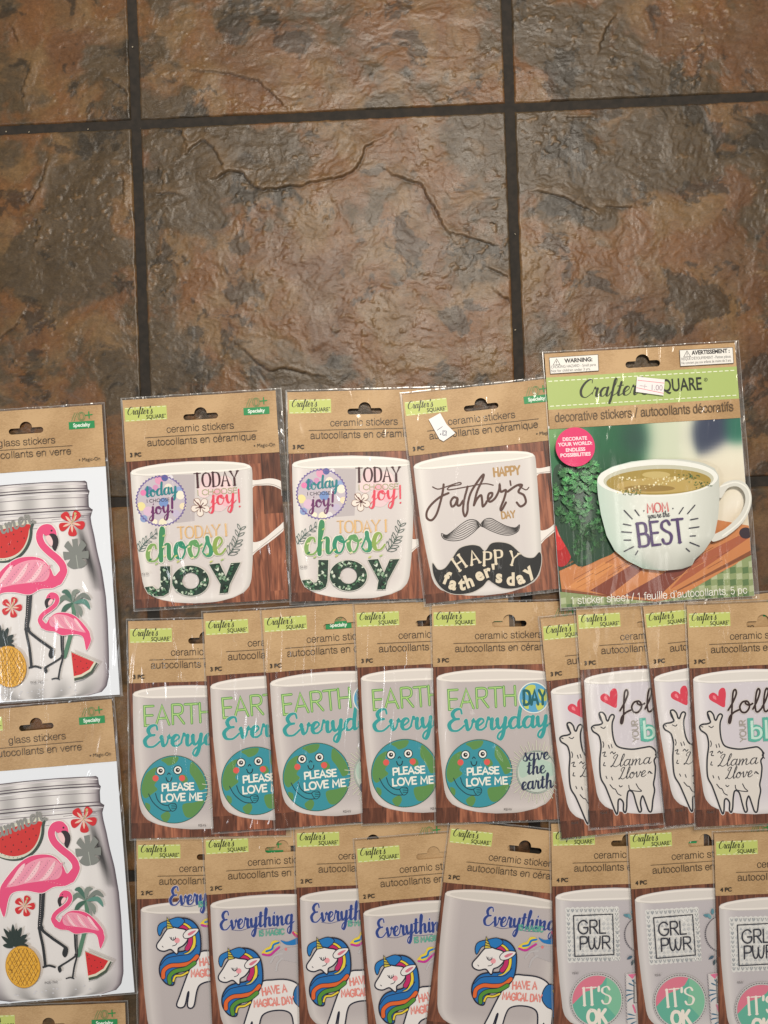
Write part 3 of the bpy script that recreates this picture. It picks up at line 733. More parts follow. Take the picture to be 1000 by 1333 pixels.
def card(pk, W, H, y0=78, mat=None, name='picture_card'):
    rnd = random.Random(3)
    out = [(0, y0), (W, y0)] + [(W + rnd.uniform(-.1, .1), y) for y in np.linspace(y0+20, H, 8)] + [(x, H + rnd.uniform(-.1, .1)) for x in np.linspace(W-15, 0, 9)] + [(0, y) for y in np.linspace(H-20, y0+20, 6)]
    V, F = slab([out], 0.0004, BZ - 0.0003)
    o = mesh_obj(name, V, F, mat or M_WOOD, pk.root)
    # white cut edge of the backing under the header
    return o

# the printed mug, outline taken from the first pack
R1 = Ref(150, 500, 1000/240, 159.6, 521, 3.6)
def mug(pk, body=(222, 215, 208), mid=(196, 189, 186), rim=(244, 240, 233), handle=True, dx=0, flare=0):
    r = pk.r; sh = lambda p: (R1(p)[0] + dx, R1(p)[1])
    a = pk.art(loc=True)
    # soft outline
    if handle:
        hb = (203, 196, 190); he = (236, 231, 225)
        W = 198.5
        def cl(p): x, y = sh(p); return (min(x, W), y)
        up = [cl(p) for p in cat([(728, 512), (760, 520), (840, 510), (900, 525), (960, 560)], 6)]
        lo = [cl(p) for p in cat([(960, 610), (905, 575), (850, 550), (790, 548), (752, 552), (736, 580)], 6)]
        a.poly(up + lo, he)
        a.line([(x, y+.4) for x, y in [cl(p) for p in cat([(745, 546), (790, 540), (850, 541), (905, 565), (950, 598)], 5)]], 1.0, (178, 168, 162), smooth=False)
        up = [cl(p) for p in cat([(735, 850), (760, 855), (800, 840), (860, 790), (960, 705)], 6)]
        lo = [cl(p) for p in cat([(960, 748), (880, 820), (800, 880), (765, 905), (738, 935)], 6)]
        a.poly(up + lo, he)
        a.line([cl(p) for p in cat([(745, 915), (800, 870), (880, 808), (955, 744)], 5)], 1.0, (180, 170, 164), smooth=False)
    ys = lambda x: 0
    L = [(400, 417), (300, 424), (200, 437), (130, 452), (95, 463), (82, 476), (84, 500), (90, 600), (103, 760), (125, 930), (150, 1080), (166, 1118), (200, 1150), (260, 1170), (340, 1183), (430, 1186)]
    Rr = [(401, 417), (540, 416), (650, 421), (715, 430), (738, 446), (742, 475), (744, 600), (746, 800), (744, 950), (738, 1050), (728, 1090), (700, 1125), (640, 1155), (560, 1176), (480, 1185), (430, 1186)]
    L = [sh(p) for p in L]; Rr = [sh(p) for p in Rr]
    def mono(c):
        out = [c[0]]
        for p in c[1:]:
            out.append((p[0], max(p[1], out[-1][1] + .02)))
        return out
    L, Rr = mono(L), mono(Rr)
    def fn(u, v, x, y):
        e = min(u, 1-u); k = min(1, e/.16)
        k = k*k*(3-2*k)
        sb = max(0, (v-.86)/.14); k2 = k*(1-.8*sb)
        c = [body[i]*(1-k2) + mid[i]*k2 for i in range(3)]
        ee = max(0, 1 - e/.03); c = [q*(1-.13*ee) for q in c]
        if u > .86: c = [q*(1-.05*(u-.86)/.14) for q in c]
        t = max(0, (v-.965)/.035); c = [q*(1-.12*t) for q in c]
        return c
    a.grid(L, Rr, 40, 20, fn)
    # open rim: the inside of the mug seen from above
    rimpts = [(88, 474), (130, 455), (220, 438), (330, 426), (450, 420), (580, 420), (690, 428), (732, 446), (725, 458), (640, 470), (520, 476), (380, 484), (240, 493), (130, 497), (94, 489)]
    a.poly([sh(p) for p in cat(rimpts, 4, True)], rim)
    inn = [(112, 474), (200, 452), (330, 437), (450, 431), (580, 431), (680, 438), (712, 448), (640, 459), (520, 466), (380, 474), (240, 483), (140, 486)]
    a.poly([sh(p) for p in cat(inn, 4, True)], tuple(int(v*.93) for v in rim))
    a.line([sh(p) for p in cat([(94, 492), (200, 497), (380, 486), (560, 477), (700, 462), (735, 450)], 4)], .7, tuple(int(v*.84) for v in rim), smooth=False)
    return pk.done(a, 'mug_picture')

def code(pk, x, y, body='PGE-SEH', ang=0, w=40):
    a = pk.art(); a.text(body, x, y, 12*pk.r.k/4.167, (90, 82, 80), width=w*pk.r.k/4.167); pk.done(a, 'product_code')

def leafspray(a, stem, n, size, col, w, side=1):
    pts = cat(stem, 8)
    a.line(stem, w, col)
    for k in range(n):
        t = (k + .7) / n; i = int(t*(len(pts)-1)); x, y = pts[i]; j = min(i+1, len(pts)-1); k0 = max(i-1, 0)
        d = math.atan2(pts[j][1]-pts[k0][1], pts[j][0]-pts[k0][0])
        for sg in (-1, 1):
            an = d + sg*0.75; L = size * (1 - .35*t)
            tip = (x + cos(an)*L, y + sin(an)*L)
            nx, ny = -sin(an), cos(an)
            m1 = (x + cos(an)*L*.5 + nx*L*.17, y + sin(an)*L*.5 + ny*L*.17); m2 = (x + cos(an)*L*.5 - nx*L*.17, y + sin(an)*L*.5 - ny*L*.17)
            a.line([(x, y), m1, tip, m2], w, col, closed=True, n=4)

# ============================ design: joy
def design_joy():
    pk = Pack(199, 271, R1)
    header(pk); card(pk, 199, 271)
    mug(pk, body=(240, 236, 231), mid=(216, 209, 207))
    a = pk.art()   # pale liner square behind the upper stickers
    a.poly([(225, 492), (430, 489), (430, 740), (330, 752), (225, 752)], (190, 182, 184)); pk.done(a, 'sticker_liner')
    # round sticker
    a = pk.art(); a.circ(248, 632, 134, (200, 190, 200))
    rnd = random.Random(4)
    for (x, y, r, c) in [(238, 520, 24, (226, 158, 190)), (268, 508, 18, (86, 96, 160)), (345, 575, 22, (150, 170, 214)), (288, 560, 22, (240, 232, 214)), (352, 600, 24, (242, 236, 220)), (140, 662, 24, (238, 226, 160)),
                         (178, 688, 26, (222, 190, 214)), (262, 640, 26, (120, 150, 204)), (250, 690, 24, (200, 186, 206)), (180, 575, 22, (120, 122, 178)), (152, 588, 16, (232, 130, 180)), (155, 728, 20, (140, 160, 206)),
                         (262, 752, 26, (240, 234, 206)), (295, 744, 18, (226, 224, 226)), (330, 700, 20, (196, 186, 212)), (218, 560, 16, (214, 150, 190)), (366, 660, 18, (240, 226, 190)), (215, 745, 14, (250, 240, 214)), (300, 505, 14, (230, 226, 232))]:
        a.circ(x, y, r, c, n=16)
    ringp = []
    for i in range(88):
        an = 2*pi*i/88; rr = 137 if i % 2 else 129
        ringp.append((248 + rr*cos(an), 632 + rr*sin(an)))
    a.line(ringp, 4.5, (98, 82, 152), closed=True, smooth=False); a.line(ell(248, 632, 131, n=60), 3, (120, 104, 168), closed=True, smooth=False)
    st = pk.done(a, 'round_sticker')
    a = pk.art()
    a.strokes(SCR, 'today', 168, 612, 36, (30, 128, 138), w=.34, contrast=.6, width=172, ang=4)
    a.text('I CHOOSE', 170, 643, 19, (50, 44, 60), width=126, ang=1)
    a.strokes(SCR, 'joy!', 196, 706, 40, (104, 36, 98), w=.30, contrast=.6, width=128, ang=3); pk.done(a, 'lettering', parent=st)
    # upper right sticker
    a = pk.art()
    for (x, y, r) in [(520, 540, 60), (600, 600, 62), (560, 640, 50), (480, 580, 36), (590, 540, 44)]: a.circ(x, y, r, (232, 204, 208) if r > 45 else (238, 214, 214), n=20)
    a.circ(560, 590, 26, (238, 176, 190)); a.circ(600, 640, 22, (240, 186, 196)); st = pk.done(a, 'joy_sticker')
    a = pk.art()
    a.strokes(CAP, 'TODAY', 430, 560, 76, (66, 30, 38), w=.16, contrast=-.62, width=244, serif=.11, ang=0, track=.06)
    a.strokes(CAP, 'I CHOOSE', 444, 602, 28, (168, 170, 130), w=.16, width=220)
    a.strokes(SCR, 'joy', 520, 655, 50, (226, 70, 92), w=.27, contrast=.66, width=136, ang=2); a.line([(668, 570), (672, 638)], 9, (226, 70, 92), smooth=False); a.circ(674, 662, 5, (226, 70, 92), n=10)
    a.strokes(SCR, 'y', 470, 690, 46, (226, 70, 92), w=.16, contrast=.5, ang=10) if False else None
    for k in range(5):
        an = rad(72*k + 20); a.sp([(462, 664), (462+40*cos(an-.45), 664+40*sin(an-.45)), (462+52*cos(an), 664+52*sin(an)), (462+40*cos(an+.45), 664+40*sin(an+.45))], (240, 230, 220), outline=(150, 110, 96), w=2.2)
        a.line([(462, 664), (462+26*cos(an), 664+26*sin(an))], 5, (96, 40, 40))
    a.circ(462, 664, 8, (60, 24, 28)); a.line([(462, 664), (440, 640), (428, 625)], 5, (110, 60, 50)); pk.done(a, 'lettering', parent=st)
    # gold line
    a = pk.art(); a.strokes(CAP, 'TODAY I', 340, 836, 62, (226, 186, 128), w=.15, contrast=-.55, width=272, serif=.10); pk.done(a, 'gold_lettering')
    a = pk.art(); leafspray(a, [(130, 905), (160, 860), (225, 805)], 6, 42, (60, 98, 92), 2.4); pk.done(a, 'leaf_sticker')
    a = pk.art(); leafspray(a, [(612, 925), (650, 870), (680, 780)], 6, 52, (52, 86, 76), 2.6); pk.done(a, 'leaf_sticker')
    # choose: patterned brush letters
    a = pk.art()
    a.strokes(SCR, 'choose', 176, 962, 90, (236, 232, 220), w=.38, contrast=.55, width=425, ang=2.5)
    a.strokes(SCR, 'choose', 176, 962, 90, None or (70, 150, 100), w=.26, contrast=.55, width=425, ang=2.5, colseq=[(128, 168, 92), (62, 140, 92), (40, 140, 108), (96, 158, 96), (60, 146, 110), (142, 170, 84)])
    rnd = random.Random(8)
    for (x, y) in [(188, 900), (192, 950), (266, 820), (264, 880), (270, 930), (330, 930), (342, 960), (400, 880), (420, 940), (470, 880), (500, 920), (520, 960), (560, 880), (580, 950), (226, 972)]:
        a.line([(x-4, y+2), (x+5, y-3)], 8, rnd.choice([(198, 204, 120), (226, 222, 176), (24, 112, 84), (170, 196, 120)]), smooth=False)
    pk.done(a, 'choose_sticker')
    # JOY with printed leaves
    a = pk.art(); dg = (28, 56, 44)
    J = [(246, 985), (300, 984), (300, 1095), (292, 1128), (262, 1146), (215, 1148), (180, 1130), (162, 1098), (204, 1092), (222, 1108), (240, 1106), (248, 1090)]
    Y = [(510, 975), (566, 968), (600, 1040), (628, 968), (680, 964), (622, 1082), (612, 1128), (566, 1132), (572, 1082)]
    O = ell(410, 1063, 100, 82, 40); Oi = ell(410, 1063, 46, 44, 32)
    out = (226, 224, 214)
    a.line(J, 6, out, closed=True, smooth=False); a.line(Y, 6, out, closed=True, smooth=False); a.line(O, 6, out, closed=True, smooth=False)
    a.poly(J, dg); a.poly(O, dg, holes=[Oi]); a.poly(Y, dg)
    rnd = random.Random(12)
    def inside(p, poly):
        c = False; j = len(poly)-1
        for i in range(len(poly)):
            if (poly[i][1] > p[1]) != (poly[j][1] > p[1]) and p[0] < (poly[j][0]-poly[i][0])*(p[1]-poly[i][1])/(poly[j][1]-poly[i][1])+poly[i][0]: c = not c
            j = i
        return c
    cols = [(196, 214, 190), (92, 138, 104), (60, 112, 80), (150, 182, 150), (16, 34, 28), (214, 226, 208), (44, 92, 66)]
    cnt = 0
    while cnt < 300:
        x, y = rnd.uniform(160, 680), rnd.uniform(964, 1150)
        # a fan of narrow leaf fingers
        an = rnd.uniform(0, 2*pi); c = rnd.choice(cols); ok = False
        for q in range(4):
            L = rnd.uniform(11, 25); aa = an + (q-1.5)*.35; tip = (x+cos(aa)*L, y+sin(aa)*L); m = (x+cos(aa)*L*.5, y+sin(aa)*L*.5)
            allin = all((inside(p, J) or (inside(p, O) and not inside(p, Oi)) or inside(p, Y)) for p in ((x, y), tip, m))
            if allin:
                nx, ny = -sin(aa)*L*.13, cos(aa)*L*.13
                a.poly([(x, y), (m[0]+nx, m[1]+ny), tip, (m[0]-nx, m[1]-ny)], c); ok = True
        cnt += 1
    pk.done(a, 'joy_word_sticker')
    code(pk, 150, 1032)
    ring(pk, 199, 271); return pk

# ============================ design: father's day
def design_father():
    r = Ref(520, 490, 4.3, 523.5, 513.3, 6.4); pk = Pack(199, 271, r)
    header(pk); card(pk, 199, 271)
    mug(pk, body=(236, 232, 227), mid=(212, 206, 204))
    gold = (178, 142, 92)
    a = pk.art(); a.strokes(CAP, 'HAPPY', 524, 556, 46, gold, w=.24, width=150, ang=-1); a.strokes(CAP, 'DAY', 566, 790, 36, gold, w=.23, width=78); pk.done(a, 'gold_lettering')
    a = pk.art(); br = (80, 50, 42)
    def W(pts, w=12.5): a.line(pts, w, br, n=6)
    W([(184, 614), (215, 626), (262, 612), (330, 590), (338, 600), (280, 612), (274, 630), (380, 612), (470, 596), (520, 604)], 7)
    W([(245, 600), (240, 640), (226, 700), (205, 765), (178, 798), (152, 786), (152, 750), (178, 710), (225, 670), (272, 648)])
    W([(318, 675), (300, 672), (284, 695), (290, 722), (308, 712), (322, 680), (320, 712), (334, 716), (352, 690)])
    W([(378, 612), (360, 680), (352, 740), (362, 776), (376, 750), (380, 700), (398, 640), (440, 575), (466, 545), (462, 570), (430, 640), (412, 716)])
    W([(412, 716), (430, 680), (452, 660), (458, 690), (462, 722), (482, 700)])
    W([(482, 696), (510, 668), (514, 648), (496, 652), (490, 680), (502, 696), (530, 676), (552, 632), (556, 600), (562, 640), (590, 632), (580, 680), (560, 730), (566, 742), (590, 700)])
    W([(614, 580), (618, 604)], 9)
    W([(600, 640), (650, 606), (680, 604), (660, 640), (690, 660), (700, 700), (672, 722), (650, 700)]); W([(660, 606), (700, 630), (718, 616)], 6)
    pk.done(a, 'script_sticker')
    a = pk.art(); bk = (40, 36, 36)
    Lh = [(446, 826), (425, 800), (385, 796), (345, 818), (305, 850), (262, 880), (232, 872), (244, 900), (290, 912), (345, 905), (395, 876), (430, 845)]
    Rh = [(448, 826), (470, 796), (505, 788), (545, 808), (590, 830), (640, 840), (664, 824), (655, 860), (612, 880), (560, 876), (505, 856), (470, 838)]
    for Hh in (Lh, Rh): a.line(Hh, 4, bk, closed=True)
    for k in range(7):
        t = k/7.
        mix = lambda A, B: [(p[0]*(1-t)+q[0]*t, p[1]*(1-t)+q[1]*t) for p, q in zip(A, B)]
        a.line(mix([(440, 822), (420, 800), (385, 797), (345, 818), (305, 850), (262, 880), (240, 880)], [(440, 834), (425, 850), (395, 876), (345, 905), (290, 911), (250, 900), (240, 886)]), 3.0, bk)
        a.line(mix([(454, 822), (470, 796), (505, 789), (545, 809), (590, 831), (640, 841), (660, 832)], [(454, 832), (470, 838), (505, 856), (560, 876), (612, 879), (650, 862), (660, 836)]), 3.0, bk)
    pk.done(a, 'moustache_sticker')
    a = pk.art(); blk = (26, 28, 30)
    mo = [(182, 1035), (212, 1070), (250, 1062), (290, 1010), (330, 955), (390, 936), (440, 942), (472, 968), (505, 928), (555, 920), (610, 932), (650, 965), (690, 1000), (740, 1005), (772, 975), (784, 1000), (778, 1060), (750, 1120), (690, 1160), (620, 1176), (560, 1170), (515, 1145), (488, 1130), (455, 1165), (400, 1195), (330, 1206), (270, 1196), (220, 1160), (188, 1100)]
    a.line(mo, 7, (206, 200, 192), closed=True); a.sp(mo, blk, n=6); st = pk.done(a, 'black_moustache_sticker')
    a = pk.art(); cr = (226, 214, 190)
    def put(ch, x, y, size, ang, b=.03): a.strokes(CAP, ch, x, y, size, cr, w=.19, contrast=-.5, serif=.13, ang=ang) if ch.isupper() else a.text(ch, x, y, size, cr, bold=b, ang=ang, sx=.95)
    for ch, x, y, s, an in [('H', 330, 1080, 78, 32), ('A', 398, 1045, 74, 14), ('P', 462, 1048, 74, -4), ('P', 528, 1040, 74, 2), ('Y', 596, 1040, 72, -18)]: put(ch, x, y, s, an-4)
    for ch, x, y, an in [('f', 236, 1142, -28), ('a', 268, 1172, -22), ('t', 330, 1182, -2), ('h', 372, 1172, 14), ('e', 430, 1136, 18), ('r', 476, 1116, 14), ("'", 514, 1112, 0), ('s', 530, 1140, -8), ('d', 590, 1156, -6), ('a', 656, 1152, 12), ('y', 712, 1112, 32)]:
        put(ch, x, y, 66, an, .045)
    pk.done(a, 'lettering', parent=st)
    # price label in two overlapping bits
    pk.hz += .005
    a = pk.art(True); a.poly([(162, 240), (226, 204), (262, 268), (310, 316), (244, 362), (222, 350)], (238, 238, 238)); st = pk.done(a, 'price_sticker', True)
    a = pk.art(True); a.line([(210, 300), (238, 280)], 3, (70, 80, 100)); a.strokes(CAP, '', 0, 0, 1, (90, 96, 110)) 
    a.line(ell(250, 316, 15, 9, 16, rot=-50), 3, (80, 88, 110), closed=True, smooth=False); a.line(ell(250, 316, 7, 18, 16, rot=-30), 2.5, (120, 126, 140), closed=True, smooth=False); a.circ(228, 322, 4, (70, 80, 100), n=8)
    pk.done(a, 'figures', True, st)
    ring(pk, 199, 271, l=3, r=7); return pk

# ============================ design: earth
def design_earth():
    r = Ref(450, 770, 1000/280, 562, 786.8, 1.1); pk = Pack(199, 279, r)
    header(pk); card(pk, 199, 279)
    mug(pk, body=(222, 215, 211), mid=(188, 180, 180), rim=(238, 232, 225), handle=True, dx=0)
    a = pk.art()
    a.strokes(CAP, 'EARTH', 474, 540, 88, (86, 150, 72), w=.135, width=328, jitter=.02, ang=1.5)
    a.strokes(CAP, 'EARTH', 474, 540, 88, (176, 214, 130), w=.055, width=328, jitter=.02, ang=1.5)
    pk.done(a, 'outlined_word_sticker')
    a = pk.art(); a.strokes(SCR, 'Everyday', 472, 640, 50, (200, 200, 196), w=.46, contrast=.35, width=470, ang=1); a.strokes(SCR, 'Everyday', 472, 640, 50, (48, 156, 156), w=.36, contrast=.5, width=470, ang=1); pk.done(a, 'script_sticker')
    a = pk.art(); a.circ(870, 490, 72, (232, 236, 226), n=36); a.circ(870, 490, 67, (90, 166, 206), n=36)
    for q in ([(830, 450), (850, 432), (878, 436), (870, 470), (845, 480)], [(895, 450), (925, 462), (932, 500), (905, 505), (892, 480)], [(815, 500), (840, 505), (846, 540), (828, 535)], [(880, 520), (910, 515), (915, 535), (890, 548)]): a.sp(q, (196, 206, 96))
    a.strokes(CAP, 'DAY', 822, 522, 64, (20, 96, 104), w=.2, width=108); pk.done(a, 'day_globe_sticker')
    # smiling globe
    a = pk.art(); C0 = (615, 832)
    a.circ(C0[0], C0[1], 155, (40, 92, 66), n=56); a.circ(C0[0], C0[1], 152, (52, 146, 162), n=56)
    grn = (92, 142, 76)
    def land(pts): a.sp([(C0[0]+x, C0[1]+y) for x, y in pts], grn)
    land([(-148, -20), (-130, -70), (-100, -95), (-78, -100), (-88, -70), (-70, -50), (-90, -20), (-76, 0), (-100, 20), (-130, 40), (-147, 20)])
    land([(-60, -135), (-20, -148), (20, -147), (8, -120), (-25, -108), (-40, -120)]); land([(80, -125), (112, -96), (138, -55), (147, -10), (120, 5), (104, -25), (90, -50), (72, -80)])
    land([(-60, 118), (-30, 100), (-16, 118), (-30, 146), (-50, 142)]); land([(40, 70), (90, 60), (138, 50), (120, 92), (80, 128), (50, 120)]); land([(-132, 60), (-110, 70), (-112, 98), (-128, 82)]); land([(20, -60), (50, -66), (64, -40), (40, -30)])
    st = pk.done(a, 'globe_sticker')
    a = pk.art()
    for ex, ey in ((553, 747), (632, 744)):
        a.circ(ex, ey, 21, (24, 40, 48)); a.circ(ex, ey, 17, (240, 240, 232)); a.circ(ex, ey, 10, (26, 30, 36)); a.circ(ex+2, ey-2, 3, (235, 235, 235), n=8)
    for cx in (530, 652): a.circ(cx, 781, 14, (222, 92, 84))
    a.line([(585, 764), (591, 757), (598, 764)], 4, (20, 36, 44)); a.line([(578, 778), (583, 792), (592, 796), (601, 792), (605, 778)], 4.5, (20, 36, 44))
    a.line([(498, 852), (520, 892), (560, 925), (600, 930), (622, 916)], 4, (20, 60, 72)); a.line([(530, 850), (540, 880), (562, 900), (590, 905), (604, 898)], 4, (20, 60, 72))
    a.sp([(590, 905), (604, 896), (622, 898), (627, 912), (620, 926), (604, 930)], (48, 150, 164), outline=(20, 60, 72), w=3.5)
    for k in range(3): a.line([(604, 904+8*k), (624, 903+8*k)], 3, (20, 60, 72), smooth=False)
    pk.done(a, 'face', parent=st)
    a = pk.art(); w_ = (238, 238, 228)
    a.strokes(CAP, 'PLEASE', 560, 838, 30, w_, w=.24, width=150, jitter=.05, ang=1); a.strokes(CAP, 'LOVE ME', 557, 887, 31, w_, w=.24, width=192, jitter=.05, ang=1); pk.done(a, 'lettering', parent=st)
    # save the earth
    a = pk.art()
    for k in range(44):
        an = 2*pi*k/44; r0, r1 = 96, 122 + 14*(k % 2)
        if 0.15 < abs(cos(an)) or True: a.line([(880+r0*cos(an), 828+r0*1.05*sin(an)), (880+r1*cos(an), 828+r1*1.05*sin(an))], 3, (208, 212, 190), smooth=False)
    a.circ(880, 828, 88, (196, 206, 196), ry=92); a.sp([(800, 790), (850, 760), (870, 790), (840, 840), (806, 850)], (176, 200, 186)); a.sp([(880, 770), (950, 790), (960, 840), (910, 850), (890, 810)], (180, 204, 190)); a.line(ell(880, 828, 92, 96, 40), 3, (160, 186, 172), closed=True, smooth=False)
    st = pk.done(a, 'save_sticker')
    a = pk.art(); nv = (34, 44, 78); a.strokes(SCR, 'save', 818, 778, 32, nv, w=.3, contrast=.55, width=122, ang=3); a.strokes(SCR, 'the', 838, 838, 34, nv, w=.3, contrast=.55, width=84, ang=3); a.strokes(SCR, 'earth', 812, 908, 34, nv, w=.3, contrast=.55, width=146, ang=3); pk.done(a, 'lettering', parent=st)
    code(pk, 728, 1000, 'PGE-416', w=42)
    ring(pk, 199, 279, l=2.6, r=7, b=2.5); return pk

# ============================ design: llama
def design_llama():
    r = Ref(700, 770, 1000/300, 749.5, 790.4, 3.3); pk = Pack(199, 281, r)
    header(pk); card(pk, 199, 281)
    mug(pk, body=(234, 231, 231), mid=(210, 205, 213), rim=(240, 236, 231))
    a = pk.art(); a.sp([(335, 498), (300, 482), (272, 466), (268, 448), (284, 436), (300, 442), (308, 450), (310, 430), (322, 416), (336, 418), (342, 440), (340, 470)], (214, 62, 84))
    a.sp([(286, 448), (296, 452), (300, 466), (286, 460)], (236, 128, 140), n=4); pk.done(a, 'heart_sticker')
    # line drawing of the llama
    a = pk.art(); k = (42, 44, 54)
    body = [(262, 520), (275, 516), (288, 530), (293, 548), (300, 552), (308, 534), (318, 526), (327, 534), (318, 562), (318, 600), (326, 640), (345, 664), (400, 674), (450, 668), (480, 664), (495, 672), (505, 684), (508, 705), (498, 722), (503, 750), (500, 790), (494, 822), (498, 850), (490, 890), (484, 935), (472, 936), (460, 905), (446, 872), (436, 900), (440, 932), (430, 938), (418, 905), (404, 858), (385, 850), (378, 880), (376, 920), (370, 940), (362, 930), (362, 900), (350, 884), (340, 890), (338, 930), (334, 946), (326, 935), (305, 880), (285, 830), (265, 790), (262, 720), (268, 660), (262, 622), (252, 608), (234, 596), (228, 580), (240, 571), (262, 568), (275, 560), (265, 540)]
    a.line(body, 13, (220, 216, 214), closed=True); a.sp(body, (220, 215, 209)); a.line(body, 7.2, k, closed=True)
    for q in ([(268, 578), (280, 584), (288, 578)], [(262, 520), (270, 540), (276, 560)], [(236, 580), (242, 582)], [(276, 640), (280, 652), (277, 664)], [(300, 655), (304, 668)], [(312, 652), (316, 666)], [(308, 690), (316, 683), (322, 692), (330, 686)], [(274, 688), (286, 684), (280, 700), (290, 702)], [(282, 728), (278, 740), (286, 742)],
              [(288, 786), (292, 796)], [(312, 790), (316, 802)], [(345, 826), (350, 832), (358, 828)], [(480, 770), (488, 778)], [(305, 822), (318, 838), (328, 842), (338, 860), (352, 868)], [(386, 826), (394, 846), (440, 852), (428, 838), (418, 820)], [(495, 672), (512, 690), (503, 698), (514, 712)]):
        a.line(q, 4, k)
    st = pk.done(a, 'llama_sticker')
    a = pk.art(); a.strokes(SCR, 'Llama', 308, 748, 26, k, w=.17, contrast=.4, width=176, slant=.25, ang=1); a.strokes(SCR, 'Llove', 342, 800, 25, k, w=.17, contrast=.4, width=118, slant=.25, ang=2); a.line([(470, 776), (476, 768), (482, 776)], 4, k); pk.done(a, 'lettering', parent=st)
    # follow your bliss
    a = pk.art(); a.strokes(SCR, 'follow', 352, 522, 50, (214, 208, 206), w=.3, width=330); a.strokes(SCR, 'follow', 352, 522, 50, (52, 34, 34), w=.17, width=330); pk.done(a, 'script_sticker')
    a = pk.art(); a.strokes(CAP, 'YOUR', 432, 640, 26, (166, 160, 150), w=.15, width=92, ang=90); a.text('bliss', 440, 636, 88, (90, 178, 160), bold=.055, sx=1.05); a.text('bliss', 446, 632, 80, (196, 228, 216), bold=-.0, sx=1.1); pk.done(a, 'bliss_sticker')
    code(pk, 262, 944, 'PGE-418', ang=0, w=36)
    ring(pk, 199, 281, l=3, r=7, b=3); return pk

